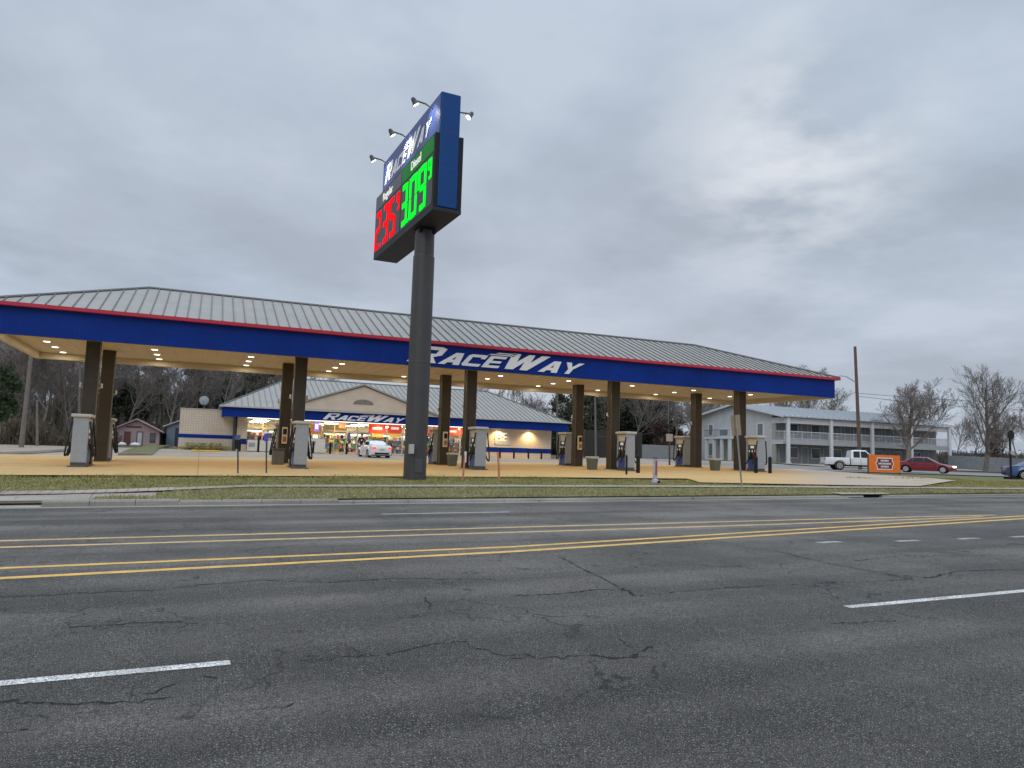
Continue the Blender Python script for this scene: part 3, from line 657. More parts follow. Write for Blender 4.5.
# ================================================================== STORE
SO=Vector((17,66,1.03))
st=empty('convenience_store',SO,0,'tan convenience store with blue fascia, grey metal roof and lit glass front behind the pumps','store')
def sb(mb,name,m,parent=st,**k):
    mb.v=[tuple(Vector(v)-SO) for v in mb.v]; return mb.build(name,m,parent,**k)
FX0,FX1=1.52,33.5; FY=64.; FZ0,FZ1=3.87,4.68; WY=65.5; ZF=1.05
WX0=aty(236,445,WY).x; GX1=aty(484,445,WY).x; WX1=aty(551,445,WY).x
mb=MB(); mb.box(FX0,FX1,FY,FY+.15,FZ0,FZ1); mb.box(FX0,FX0+.15,FY+.15,82.5,FZ0,FZ1); mb.box(FX1-.15,FX1,FY+.15,82.5,FZ0,FZ1); mb.box(FX0,FX1,82.5,82.65,FZ0,FZ1)
sb(mb,'fascia',M_blue)
mb=MB(); mb.box(FX0+.15,FX1-.15,FY+.15,82.5,FZ0+.1,FZ0+.16); sb(mb,'soffit',mat('store_soffit',(.62,.55,.42),.7))
rf=hip_roof(FX0-.25,FX1+.25,FY-.25,82.9,FZ1+.02,8.15,7.6,28.3,73.3,st,seam=.5)
for o in (rf,*rf.children): o.data.transform(Matrix.Translation(-SO))
mb=MB(); mb.box(FX0-.27,FX1+.27,FY-.3,FY-.252,FZ1-.02,FZ1+.10); sb(mb,'gutter',M_lgrey)
# front pediment
pxa,pxb,pxc,pzt=6.3,19.7,13.0,7.05
mb=MB(); mb.prism([(pxa,FY-.26,FZ1+.12),(pxb,FY-.26,FZ1+.12),(pxc,FY-.26,pzt)],(0,7,0)); pd=sb(mb,'pediment',M_tansid)
mb=MB()
for (a,b_) in ((pxa,pxc),(pxb,pxc)):
    dx=(b_-a); ln=math.hypot(dx,pzt-FZ1-.12); 
    mb.prism([(a-dx*.04,FY-.45,FZ1+.06),(b_,FY-.45,pzt+.07),(b_,FY-.45,pzt+.22),(a-dx*.04,FY-.45,FZ1+.2)],(0,8.,0))
sb(mb,'pediment_roof',M_roof,pd)
vx0,vx1=aty(352.5,404,FY).x,aty(373,404,FY).x; vz=aty(362,404.5,FY).z
mb=MB(); mb.prism([((vx0+vx1)/2+(vx1-vx0)/2*math.cos(t_),FY-.275,vz+.42*math.sin(t_)) for t_ in [math.pi*k/10 for k in range(11)]],(0,-.03,0)); sb(mb,'vent',mat('vent_louver',(.2,.17,.15),.7),pd)
mb=MB(); word(mb,(9.6,FY-.002,FZ0+.12),(1,0,0),(0,0,1),(0,-1,0),.58,.05,total=7.2); sb(mb,'lettering',M_white)
# walls: floor, side, back, right solid part of the front
mb=MB(); mb.box(WX0,WX1,WY,82.3,ZF-.3,ZF); sb(mb,'floor',mat('shop_floor',(.5,.45,.38),.4))
mb=MB(); mb.box(WX0,WX0+.2,WY+.02,82.3,ZF,FZ0+.1); mb.box(WX1-.2,WX1,WY+.02,82.3,ZF,FZ0+.1); mb.box(WX0+.2,WX1-.2,82.1,82.3,ZF,FZ0+.1); mb.box(GX1,WX1-.0,WY-.02,WY+.2-.02,ZF,FZ0+.1)
mb.box(WX0,aty(246,445,WY).x,WY-.02,WY+.18,ZF,FZ0+.1); sb(mb,'wall',M_block)
bz0,bz1=aty(520,452.7,WY).z,aty(520,448,WY).z
mb=MB(); mb.box(GX1,WX1+.01,WY-.04,WY-.022,bz0,bz1); mb.box(WX0-.01,aty(246,445,WY).x,WY-.04,WY-.022,bz0,bz1); sb(mb,'blue_band',M_blue)
mb=MB(); mb.box(WX0+.2,WX1-.2,73.8,74,ZF,FZ0+.1); sb(mb,'interior_partition',mat('interior_wall',(.62,.5,.33),.7,var=.25,vs=1))
mb=MB(); mb.box(WX0+.2,GX1,WY+.2,73.8,FZ0-.1,FZ0-.05); sb(mb,'shop_ceiling',mat('shop_ceiling_tile',(.75,.72,.66),.8))
for k in range(7):
    xx=WX0+1.4+k*3.0
    for yy in (66.6,69.5,72.0):
        if xx+1.2<GX1: mb=MB(); mb.box(xx,xx+1.2,yy,yy+.5,FZ0-.14,FZ0-.10); sb(mb,'ceiling_panel_light',M_flu)
# storefront frame
GX0=aty(246,445,WY).x
M_alum=mat('cream_frame',(.62,.56,.40),.45)
muls=[246,262,275,290,309,323,334,346.5,357,368.5,387,402.5,418,432,446,460,472,484]
gx=[aty(p_,440,WY).x for p_ in muls]
mb=MB()
for x in gx: mb.box(x-.04,x+.04,WY+.0,WY+.1,ZF,FZ0+.05)
for x0_,x1_ in zip(gx,gx[1:]): mb.box(x0_+.04,x1_-.04,WY+.01,WY+.09,3.02,3.10); mb.box(x0_+.04,x1_-.04,WY+.01,WY+.09,ZF,ZF+.16)
sb(mb,'storefront_frame',M_alum)
mb=MB(); mb.box(gx[0],gx[-1],65.36,65.42,3.86,3.965); sb(mb,'soffit_light_strip',emis('soffit_strip',(1,.93,.72),2.2))
mb=MB(); mb.box(GX0,GX1,WY+.04,WY+.05,ZF+.16,FZ0); sb(mb,'storefront_glass',M_clear)
# bulkhead panels behind glass, low white cases
def pan(pa,pb,ya,yb,Yp,name,m,th=.04,parent=st):
    a=aty(pa,ya,Yp);b_=aty(pb,yb,Yp); mb=MB(); mb.box(a.x,b_.x,Yp,Yp+th,b_.z,a.z); return sb(mb,name,m,parent)
pan(296,322,434,424.5,66.3,'window_display',mat('orange_display',(.75,.33,.06),.6,emit=(.8,.3,.05),es=.35))
pan(323,346,433,424.5,66.4,'window_display',mat('ochre_display',(.55,.36,.12),.6,var=.3,vs=2,emit=(.5,.3,.08),es=.3))
M_ban=mat('red_banner',(.75,.07,.04),.6,var=.25,vs=1.2,emit=(.8,.07,.03),es=.45)
for a,b_ in ((368.5,386),(388,402),(427,445),(446,459),(460,471)):
    f=pan(a,b_,433 if a<400 else 435,424 if a<400 else 428,65.42,'window_banner',M_ban,.02)
    c=aty((a+b_)/2,428.5 if a<400 else 431.5,65.42); mb=MB(); w=(aty(b_,430,65.4).x-aty(a,430,65.4).x)*.28
    mb.box(c.x-w,c.x+w,65.40,65.415,c.z-.1,c.z+.12); sb(mb,'banner_print',M_wl,f)
for a,b_ in ((372,383),(389,401)):
    f=pan(a,b_,437,434,65.42,'window_poster',mat('yellow_poster',(.8,.55,.1),.6,emit=(.8,.5,.1),es=.4),.02)
sg=pan(314,319.5,431,422,65.42,'window_sign',emis('purple_sign',(.35,.2,.9),1.0),.02); pan(315.2,318.4,429,424,65.40,'sign_face',emis('white_sign',(.95,.95,1),1.3),.015,sg)
pan(339,346,428,423.5,65.42,'neon_sign',emis('neon_red',(1,.25,.1),1.4),.02)
pan(376,382,444.5,438,66.0,'floor_poster',mat('tan_poster',(.65,.45,.25),.6),.04)
pan(347.5,350.5,440,432.5,65.44,'door_decal',mat('blue_decal',(.08,.12,.4),.5),.015)
# soffit down-lights over the right wall
for px_ in (500,531,262,300,340,380,425,460):
    x=aty(px_,430,64.9).x; mb=MB(); mb.lathe((x,64.9,FZ0+.04),[(.11,0),(.13,.06)],12); sb(mb,'soffit_light',M_soff)
    ld=bpy.data.lights.new('soffit_lamp','SPOT'); ld.energy=280 if px_>490 else 90; ld.spot_size=R_(130); ld.spot_blend=.8; ld.shadow_soft_size=.08; ld.color=(1,.72,.36)
    lo=bpy.data.objects.new('soffit_lamp',ld); COL.objects.link(lo); lo.parent=st; lo.location=Vector((x,64.95,FZ0-.02))-SO; lo.rotation_euler=(R_(12),0,0)
# wall poster frame on the right wall
fr=pan(494.5,511,444.5,432,WY-.06,'poster_case',M_lgrey); q=pan(497,507,440.5,433,WY-.075,'poster',emis('lit_poster',(.85,.8,.62),.6),.01,fr)
a=aty(502,437,WY); mb=MB()
for dx_,dz_ in ((-.35,.17),(.35,.17),(-.35,-.17),(.35,-.17)): mb.box(a.x+dx_-.12,a.x+dx_+.12,WY-.085,WY-.078,a.z+dz_-.07,a.z+dz_+.07)
mb.box(a.x-.12,a.x+.12,WY-.085,WY-.078,a.z-.05,a.z+.05); sb(mb,'poster_print',mat('print_dark',(.1,.08,.07),.6),q)
# left block wing
lw=MB(); a=aty(178,444,66); lw.box(a.x,2.55,66,72,ZF-.2,4.42); w_=sb(lw,'block_wing',M_block)
b0,b1=aty(200,437.9,66).z,aty(200,434.3,66).z
mb=MB(); mb.box(a.x-.01,2.56,65.975,65.998,b0,b1); sb(mb,'blue_band',M_blue,w_)
mb=MB(); mb.box(2.5,2.72,65.6,65.9,ZF,FZ0); sb(mb,'downspout',M_dgrey)
mb=MB(); mb.box(a.x-.03,2.58,65.96,72.03,4.425,4.5); sb(mb,'coping',M_lgrey,w_)
# dish
dx_=aty(204,402,67).x; ds=empty('satellite_dish',(dx_,67,4.5),R_(-10),'pale round satellite dish on the flat block wing roof','satellite dish')
mb=MB(); n=18; mb.v=[(0,.1,.75)]; mb.f=[]
for k in range(n):
    t_=2*math.pi*k/n; mb.v.append((.38*math.cos(t_),-.04,.75+.38*math.sin(t_)))
for k in range(n): mb.f.append((0,1+k,1+(k+1)%n))
o=mb.build('dish_bowl',M_grey,ds,smooth=True); md=o.modifiers.new('s','SOLIDIFY'); md.thickness=.03
MB().tube([(0,.12,0),(0,.15,.85)],.035,8).build('mast',M_dgrey,ds); MB().tube([(0,-.03,.35),(0,-.5,.75)],.015,6).build('feed_arm',M_dgrey,ds)
# shelves and coolers in the shop
goods=[mat('goods_%s'%n_,c_,.5,var=.1) for n_,c_ in (('red',(.5,.05,.04)),('yellow',(.6,.45,.06)),('blue',(.05,.1,.4)),('white',(.7,.68,.62)),('green',(.06,.25,.08)),('brown',(.2,.1,.05)))]
def shelf(px_,Yp,w,lab):
    x=aty(px_,445,Yp).x; r=empty('shop_shelf',(x,Yp,ZF),0,lab,'store shelf','stocked shelves behind the store windows')
    mb=MB(); mb.box(-w/2,w/2,.35,.40,0,1.7)
    for k in range(4): mb.box(-w/2,w/2,-.0,.35,.12+k*.42,.15+k*.42)
    mb.build('rack',M_lgrey,r)
    for gi,g in enumerate(goods):
        mb=MB()
        for k in range(4):
            xx=-w/2+.05
            while xx<w/2-.2:
                ww=rnd.uniform(.12,.3)
                if rnd.randrange(6)==gi: mb.box(xx,xx+ww*.9,.02,.3,.152+k*.42,.152+k*.42+rnd.uniform(.18,.34))
                xx+=ww
        if mb.v: mb.build('goods',g,r)
for i,(px_,Yp,w) in enumerate(((252,66.9,1.6),(268,67.0,1.6),(284,67.6,1.2),(330,67.3,1.8),(340,69.5,2.2),(372,67.2,2.2),(394,67.4,2.4),(412,68.5,2.2),(436,67.2,1.8),(452,67.6,2),(470,67.2,1.8),(360,71,2.4),(300,70.5,2.4))):
    shelf(px_,Yp,w,'stocked shelf of colourful goods standing behind the lit store windows')
for k in range(8):
    x=WX0+1.6+k*2.6
    if x<GX1-1:
        r=empty('drinks_cooler',(x,73.0,ZF),0,'tall lit drinks cooler along the back of the shop','cooler','coolers at the back of the shop')
        MB().box(-1.1,1.1,.1,.75,0,2.1).build('cooler_case',M_dgrey,r); MB().box(-1.0,1.0,.06,.098,.15,1.95).build('cooler_door',mat('cooler_lit',(.6,.62,.6),.3,var=.6,vs=6,emit=(.7,.72,.65),es=.7),r)
# outdoor ice chests and cases
def icebox(pa,pb,Yp,h,lab):
    x0_,x1_=aty(pa,450,Yp).x,aty(pb,450,Yp).x; w=x1_-x0_; r=empty('ice_chest',((x0_+x1_)/2,Yp,1.03),0,lab,'ice chest','white chests outside the store')
    MB().box(-w/2,w/2,0,.55,.06,h).build('chest_body',mat('chest_white',(.72,.70,.62),.4,var=.08),r,bevel=.03)
    MB().box(-w/2+.05,w/2-.05,.02,.5,h+.001,h+.06).build('chest_lid',M_lgrey,r); MB().box(-w/2+.03,w/2-.03,.03,.5,0,.058).build('chest_base',M_dgrey,r)
    mb=MB(); mb.box(-w/2+.1,-w/2+.6,-.02,-.001,h-.55,h-.2); mb.build('chest_notice',mat('notice_grey',(.35,.36,.36),.6),r)
    k=MB(); 
    for q in range(1,int(w/.8)): k.box(-w/2+q*.8,-w/2+q*.8+.02,-.008,-.001,.1,h-.05)
    if k.v: k.build('door_gap',M_dgrey,r)
icebox(247,279,64.75,.95,'long low white chest under the leftmost store windows')
icebox(308,325,64.75,1.25,'taller white ice chest between the second front column and the store door')
for px_,l in ((258,'in front of the long low white chest'),(313,'left of two before the taller white ice chest'),(330,'right of the taller white ice chest'),(346.5,'beside the store door left of the white sedan'),(239.5,'at the left corner of the store front'),(500,'leftmost of four along the tan right wall of the store'),(514,'second of four along the tan right wall of the store'),(528.5,'third of four along the tan right wall of the store'),(541.5,'rightmost of four along the tan right wall of the store'),(391,'just right of the white sedan by the store')):
    x=aty(px_,452,63.6).x; bollard(x,63.6,1.0,.09,'black bollard '+l,group='bollards along the store front')
# walkway kerb
x0_=WX0-.3; mb=MB(); mb.box(x0_,WX1+.5,63.95,WY-.03,.75,1.045); tag(mb.build('store_walkway',M_walk,bevel=.02),kind='structure')
# yellow parking stop
p=hit(206,449.5); r=MB().box(-1.0,1.0,-.12,.12,0,.14).build('parking_stop',mat('stop_yellow',(.7,.42,.06),.7,var=.2),bevel=.04,loc=(aty(206,449,60).x,60,H(.4,60))); tag(r,'yellow concrete parking stop before the tan block wing','parking stop')
tag(MB().box(-.05,.05,-2.2,2.2,0,.01).build('bay_line',M_whp,loc=(aty(208,451,58).x,57.4,H(1,57.4)+.012)),kind='structure')
# ================================================================== VEHICLES
def paintm(name,c): return mat(name,c,.28,.1,var=0,coat=.6)
def wheel(r,x,y,z,rad=.33,w=.22,hub=M_chrome):
    s=1 if y>0 else -1
    mb=MB(); mb.tube([(x,y-w/2,z),(x,y+w/2,z)],rad,22); wh=mb.build('wheel',M_rub,r,bevel=.03)
    mb=MB(); yy=y+s*(w/2+.004); mb.tube([(x,yy-.01,z),(x,yy+.006,z)],rad*.66,18); rm=mb.build('rim',hub,wh)
    mb=MB()
    for k in range(5):
        t_=2*math.pi*k/5+.3; c=(x+math.cos(t_)*rad*.36,yy+s*.008,z+math.sin(t_)*rad*.36); mb.tube([(c[0],yy+s*.005,c[2]),(c[0],yy+s*.012,c[2])],rad*.12,8)
    mb.build('rim_gap',M_black,rm)
def loft(stations,m,name,parent,**k):
    """stations: (x, [(y,z)...half profile bottom->top])"""
    mb=MB(); n=len(stations[0][1])
    for x,pr in stations:
        for y,z in pr: mb.v.append((x,y,z))
        for y,z in reversed(pr): mb.v.append((x,-y,z))
    m2=2*n
    for i in range(len(stations)-1):
        for j in range(m2):
            a=i*m2+j; b_=i*m2+(j+1)%m2; mb.f.append((a,b_,b_+m2,a+m2))
    mb.f.append(tuple(range(m2))[::-1]); mb.f.append(tuple((len(stations)-1)*m2+j for j in range(m2)))
    return mb.build(name,m,parent,**k)
def sedan(name,loc,rz,label,color,Lc=4.8,W=1.82,Ht=1.45,lights_on=False,tail_on=False,hubm=M_chrome,cat='sedan'):
    r=empty(name,loc,rz,label,cat); hw=W/2; f=Lc/2
    pm=paintm(name+'_paint_'+str(int(color[0]*1000)),color); wb=(f-.92,-f+.98); R=.33
    # belt/hood profile
    top=[(-f,.78),(-f+.04,.92),(-f+.5,1.0),(-f+1.1,.98),(-.6,.94),(.55,.92),(1.0,.90),(f-.9,.82),(f-.25,.70),(f-.03,.58),(f,.50)]
    xs=sorted(set([round(-f+i*Lc/40,3) for i in range(41)]))
    stt=[]
    for x in xs:
        zt=lerp(x,top); zb=.24 if abs(x)<f-.15 else .32
        arch=0
        for wx in wb:
            d=abs(x-wx)
            if d<R+.07: arch=max(arch,.33+math.sqrt(max(0,(R+.07)**2-d*d)))
        e=min(1,(f-abs(x))/.55); wv=hw*(.80+.20*math.sqrt(max(0,e)))
        ob=max(zb,arch)
        zm=max(ob+.02,min(.62,zt-.04))
        stt.append((x,[(wv*.3,zb if not arch else zb+.02),(wv*.62,zb+.02 if not arch else zb+.03),(wv*.64,ob),(wv*.985,ob),(wv,(ob+zm)/2),(wv*.995,zm),(wv*.955,zt-.02),(wv*.86,zt+.015),(wv*.4,zt+.035)]))
    loft(stt,pm,'body',r,smooth=True).modifiers.new('e','EDGE_SPLIT').split_angle=R_(38)
    # greenhouse
    roof=[(-f+.75,1.0,0),(-f+1.45,Ht-.05,1),(-.35,Ht,1),(.25,Ht-.03,1),(1.15,.93,0)]
    st2=[]
    for x,z,tpr in roof:
        if tpr: st2.append((x,[(hw*.9,.93),(hw*.80,(z+.93)/2+.05),(hw*.70,z-.05),(hw*.60,z),(hw*.3,z+.012)]))
        else: st2.append((x,[(hw*.86,.90),(hw*.85,.92),(hw*.80,z-.01),(hw*.7,z),(hw*.3,z+.01)]))
    loft(st2,pm,'cabin',r,smooth=False,bevel=.015)
    gl=mat('auto_glass',(.02,.025,.03),.05,var=0)
    def quad(nm,pts,par=r,off=.006,mm=gl):
        P=[Vector(p) for p in pts]; n=(P[1]-P[0]).cross(P[-1]-P[0]).normalized(); mb=MB(); mb.prism([p+n*off for p in P],n*.006); return mb.build(nm,mm,par)
    def lp(a,b_,t_): return tuple(a[i]+(b_[i]-a[i])*t_ for i in range(3))
    for s in (-1,1):
        B=lambda x:(x,s*(hw*.885+.012),1.0); T=lambda x:(x,s*(hw*.745+.012),Ht-.10)
        def sq(a,b_,c,d):
            pts=[B(a),B(b_),T(c),T(d)]; 
            if s>0: pts=pts[::-1]
            return quad('side_window',pts,off=.004)
        sq(.05,.88,.26,.05); sq(-.90,-.03,-.03,-.80); sq(-f+1.02,-.98,-.88,-f+1.52)
    quad('windshield',[(1.08,hw*.78,.97),(.32,hw*.62,Ht-.07),(.32,-hw*.62,Ht-.07),(1.08,-hw*.78,.97)][::-1],off=.02)
    quad('rear_window',[(-f+.82,-hw*.76,1.05),(-f+1.40,-hw*.60,Ht-.10),(-f+1.40,hw*.60,Ht-.10),(-f+.82,hw*.76,1.05)][::-1],off=.012)
    hm=emis('headlight_lit',(1,.93,.75),12) if lights_on else mat('headlight',(.6,.6,.6),.1,var=0)
    tm=mat('tail_lit',(.6,.02,.02),.3,var=0,emit=(1,.08,.05),es=1.6) if tail_on else mat('tail',(.3,.01,.01),.3,var=0)
    for s in (-1,1):
        a,b_=sorted((s*.46*W*.98,s*.30*W)); mb=MB(); mb.box(f-.16,f-.02,a*.93,b_*.93,.56,.68); mb.build('headlight',hm,r,bevel=.02)
        mb=MB(); a,b_=sorted((s*.47*W*.92,s*.26*W)); mb.box(-f-.012,-f+.1,a,b_,.70,.86); mb.build('tail_light',tm,r,bevel=.02)
        mb=MB(); a,b_=sorted((s*(hw+.0),s*(hw+.14))); mb.box(.78,.92,a,b_,.95,1.06); mb.build('mirror',pm,r,bevel=.03)
        for wx in wb: wheel(r,wx,s*(hw-.13),R,R,hub=hubm)
        mb=MB(); 
        for xx in (.95,-.0,-1.0): mb.box(xx-.006,xx+.006,min(s*(hw-.004),s*(hw+.004)),max(s*(hw-.004),s*(hw+.004)),.36,.90)
        mb.build('door_seam',M_black,r)
        mb=MB()
        for xx in (.15,-.82): a,b_=sorted((s*(hw-.01),s*(hw+.025))); mb.box(xx,xx+.16,a,b_,.82,.845)
        mb.build('door_handle',pm,r)
    mb=MB(); mb.box(-f-.02,-f+.05,-.55,.55,.34,.46); mb.build('rear_bumper_insert',M_black,r)
    mb=MB(); mb.box(-f-.022,-f+.0,-.18,.18,.62,.74); mb.build('licence_plate',M_lgrey,r)
    mb=MB(); mb.box(f-.05,f+.012,-.45,.45,.36,.50); mb.build('grille',M_black,r)
    mb=MB(); mb.box(-f+.4,f-.4,-hw*.7,hw*.7,.2,.3); mb.build('underbody',M_black,r)
    return r
def pickup(loc,rz,label,color):
    r=empty('pickup_truck',loc,rz,label,'pickup'); Lc,W=5.9,1.98; f=Lc/2; hw=W/2; pm=paintm('pickup_white',color); wb=(f-1.0,-f+1.25); R=.40
    xs=[round(-f+i*Lc/48,3) for i in range(49)]; top=[(-f,1.12),(-.78,1.12),(-.70,1.12),(.7,1.13),(1.25,1.12),(f-.35,1.06),(f-.1,1.0),(f,.92)]
    stt=[]
    for x in xs:
        zt=lerp(x,top); zb=.50 if abs(x)<f-.2 else .48; arch=0
        for wx in wb:
            d=abs(x-wx)
            if d<R+.1: arch=max(arch,R+math.sqrt(max(0,(R+.1)**2-d*d)))
        ob=max(zb,arch); wv=hw*(.9+.1*math.sqrt(max(0,min(1,(f-abs(x))/.3)))) if x>0 else hw
        zm=max(ob+.03,.8)
        stt.append((x,[(wv*.3,zb),(wv*.6,zb),(wv*.62,ob),(wv*.98,ob),(wv,(ob+zm)/2),(wv,zm),(wv*.97,zt-.03),(wv*.92,zt),(wv*.4,zt+(.03 if x>0 else 0))]))
    # front (cab and hood) and bed are separate lofts
    fr=[s for s in stt if s[0]>-.78]; loft(fr,pm,'body',r,smooth=True).modifiers.new('e','EDGE_SPLIT').split_angle=R_(35)
    bd=[(x,pr[:7]+[(hw*.93,1.12),(hw*.90,1.12)][:1]+[(hw*.905,1.12)]) for x,pr in stt if x<=-.82]
    mbed=MB()
    for s in (-1,1):
        for (xa,pa),(xb,pb) in zip(bd,bd[1:]):
            for j in range(3,len(pa)-1):
                q=[(xa,s*pa[j][0],pa[j][1]),(xb,s*pb[j][0],pb[j][1]),(xb,s*pb[j+1][0],pb[j+1][1]),(xa,s*pa[j+1][0],pa[j+1][1])]
                mbed.poly(q if s<0 else q[::-1])
        a,b_=sorted((s*hw*.90,s*hw*.85)); mbed.box(-f+.03,-.82,a,b_,.75,1.12)
    mbed.box(-f,-f+.06,-hw*.97,hw*.97,.58,1.12); mbed.box(-.86,-.80,-hw*.9,hw*.9,.55,1.12); mbed.box(-f+.06,-.86,-hw*.6,hw*.6,.62,.70)
    mbed.build('bed',pm,r)
    Ht=1.85; cab=[(-.74,1.1,0),(-.66,Ht-.07,1),(-.2,Ht,1),(.55,Ht-.02,1),(1.32,1.12,0)]; st2=[]
    for x,z,tpr in cab:
        st2.append((x,[(hw*.95,1.09),(hw*.86,(z+1.09)/2+.02),(hw*.80,z-.06),(hw*.70,z),(hw*.3,z+.012)] if tpr else [(hw*.93,1.08),(hw*.93,1.09),(hw*.88,z),(hw*.75,z+.01),(hw*.3,z+.012)]))
    loft(st2,pm,'cab',r,bevel=.015)
    gl=mat('auto_glass',(.02,.025,.03),.05,var=0)
    for s in (-1,1):
        for a,b_,c,d in ((.12,1.08,.5,.12),(-.52,.02,.02,-.5)):
            pts=[(a,s*(hw*.93+.01),1.16),(b_,s*(hw*.93+.01),1.16),(c,s*(hw*.835+.01),Ht-.13),(d,s*(hw*.835+.01),Ht-.13)]
            P=[Vector(p) for p in pts]; mb=MB(); mb.prism(P,(0,s*.008,0)); mb.build('side_window',gl,r)
        for wx in wb: wheel(r,wx,s*(hw-.15),R,R,.26)
        a,b_=sorted((s*hw*.98,s*hw*.72)); MB().box(f-.1,f+.01,a*.95,b_*.95,.80,.98).build('headlight',mat('headlight',(.6,.6,.6),.1,var=0),r,bevel=.02)
        MB().box(-f-.01,-f+.05,min(s*hw*.99,s*hw*.86),max(s*hw*.99,s*hw*.86),.78,1.08).build('tail_light',mat('tail',(.3,.01,.01),.3,var=0),r)
        a,b_=sorted((s*hw,s*(hw+.2))); MB().box(.95,1.08,a,b_,1.14,1.34).build('mirror',M_black,r,bevel=.03)
        mb=MB()
        for xx in (1.05,.08,-.6): mb.box(xx-.007,xx+.007,min(s*(hw-.003),s*(hw+.004)),max(s*(hw-.003),s*(hw+.004)),.55,1.08)
        mb.build('door_seam',M_black,r)
    mb=MB(); mb.prism([(1.28,-hw*.8,1.16),(1.28,hw*.8,1.16),(.60,hw*.66,Ht-.06),(.60,-hw*.66,Ht-.06)],(.02,0,.012)); mb.build('windshield',gl,r)
    MB().box(-f-.12,-f-.01,-hw*.9,hw*.9,.48,.64).build('rear_bumper',M_chrome,r,bevel=.02); MB().box(f-.02,f+.08,-hw*.92,hw*.92,.46,.66).build('front_bumper',M_chrome,r,bevel=.03)
    MB().box(f-.0,f+.03,-.5,.5,.72,.98).build('grille',M_black,r); MB().box(-f+.3,f-.3,-hw*.55,hw*.55,.36,.5).build('underbody',M_black,r)
    return r
def dist_at(x,yb,Y): p=aty(x,yb,Y); return Vector((p.x,p.y,H(p.x,p.y)))
Yc=55.5; p=aty(374,450,Yc); sedan('parked_car',(p.x,Yc,H(p.x,Yc)-.08),R_(93),'white sedan seen from behind, parked nose-in at the store door',(.70,.71,.72),4.4,1.72,1.36,tail_on=True)
Yc=46.5; p=aty(925,470,Yc); redp=sedan('passing_car',(p.x,Yc,H(p.x,Yc)+.03),R_(-60),'dark red sedan with headlights on, right of the orange banner',(.20,.012,.02),4.85,1.82,1.46,lights_on=True,hubm=M_lgrey)
Yc=48.5; p=aty(857,468,Yc); pickup((p.x,Yc,H(p.x,Yc)+.03),R_(-34),'white extended-cab pickup truck standing before the grey motel',(.72,.72,.72))
p=aty(1024,479,33); sedan('parked_car',(p.x+2.1,33,H(p.x,33)-.05),R_(-42),'blue car cut off by the right edge of the photo, behind the round black sign',(.03,.09,.22),4.7,1.82,1.46)
# ================================================================== PERSON by the store door
def person(x,y,z,rz,label):
    me=bpy.data.meshes.new('person'); 
    V=[((0,0,.95),.13),((0,0,1.15),.14),((0,.0,1.38),.16),((0,0,1.50),.07),((0,-.02,1.60),.075),((0,-.02,1.70),.105),((0,-.02,1.78),.07),
       ((.19,0,1.42),.07),((.25,-.02,1.15),.05),((.22,-.14,.95),.038),((.2,-.2,.88),.035),((-.19,0,1.42),.07),((-.26,.02,1.16),.05),((-.27,-.06,.92),.038),((-.27,-.08,.84),.035),
       ((.1,0,.86),.10),((.11,-.05,.50),.07),((.11,.0,.10),.05),((.11,-.14,.04),.042),((-.1,0,.86),.10),((-.11,.03,.50),.07),((-.11,.08,.10),.05),((-.11,-.05,.04),.042)]
    E=[(0,1),(1,2),(2,3),(3,4),(4,5),(5,6),(2,7),(7,8),(8,9),(9,10),(2,11),(11,12),(12,13),(13,14),(0,15),(15,16),(16,17),(17,18),(0,19),(19,20),(20,21),(21,22)]
    me.from_pydata([v for v,_ in V],E,[]); o=bpy.data.objects.new('person',me); COL.objects.link(o)
    sk=o.modifiers.new('skin','SKIN'); lay=me.skin_vertices[0] if me.skin_vertices else None
    if lay is None:
        bpy.context.view_layer.objects.active=o
        me.skin_vertices.new() if hasattr(me.skin_vertices,'new') else None
        lay=me.skin_vertices[0]
    for i,(_,rr) in enumerate(V): lay.data[i].radius=(rr,rr*.8)
    lay.data[0].use_root=True
    o.modifiers.new('sub','SUBSURF').levels=2; o.modifiers['sub'].render_levels=2
    m,nt,b=newmat('clothed_person'); tc=N(nt,'ShaderNodeTexCoord'); sx=N(nt,'ShaderNodeSeparateXYZ'); lk(nt,tc.outputs['Object'],sx.inputs[0])
    mr=N(nt,'ShaderNodeMath',operation='MULTIPLY'); mr.inputs[1].default_value=.5; lk(nt,sx.outputs[2],mr.inputs[0])
    r_=ramp(nt,mr.outputs[0],[(0,(.02,.02,.02)),(.05,(.03,.035,.06)),(.46,(.012,.012,.014)),(.755,(.20,.12,.08)),(.87,(.02,.015,.01))]); 
    r_.node.color_ramp.interpolation='CONSTANT'
    lk(nt,r_,b.inputs['Base Color']); b.inputs['Roughness'].default_value=.85; me.materials.append(m)
    o.location=(x,y,z); o.rotation_euler=(0,0,rz)
    tag(o,label,'person')
    # hair and hands as children
    mb=MB(); mb.lathe((0,0,0),[(.085,-.03),(.105,.02),(.10,.08),(.06,.12),(.01,.13)],14); h=mb.build('hair',mat('dark_hair',(.015,.012,.01),.8),o,smooth=True); h.location=(0,.015,1.70)
    mb=MB(); mb.tube([(0,-.125,1.28),(0,-.135,1.28)],.055,16); mb.build('shirt_logo',M_white,o)
    for s in (-1,1):
        mb=MB(); bx,by,bz=(.2,-.2,.88) if s>0 else (-.27,-.08,.84)
        mb.tube([(bx,by,bz+.02),(bx,by-.02,bz-.07)],[.03,.034],8)
        for k in range(4): xx=bx+(k-1.5)*.017; mb.tube([(xx,by-.02,bz-.06),(xx,by-.03,bz-.11),(xx,by-.02,bz-.14+abs(k-1.5)*.012)],[.009,.008,.006],6)
        mb.tube([(bx-s*.03,by-.02,bz-.01),(bx-s*.05,by-.04,bz-.06)],[.011,.009],6); mb.build('hand',mat('skin',(.22,.13,.09),.6),o)
    return o
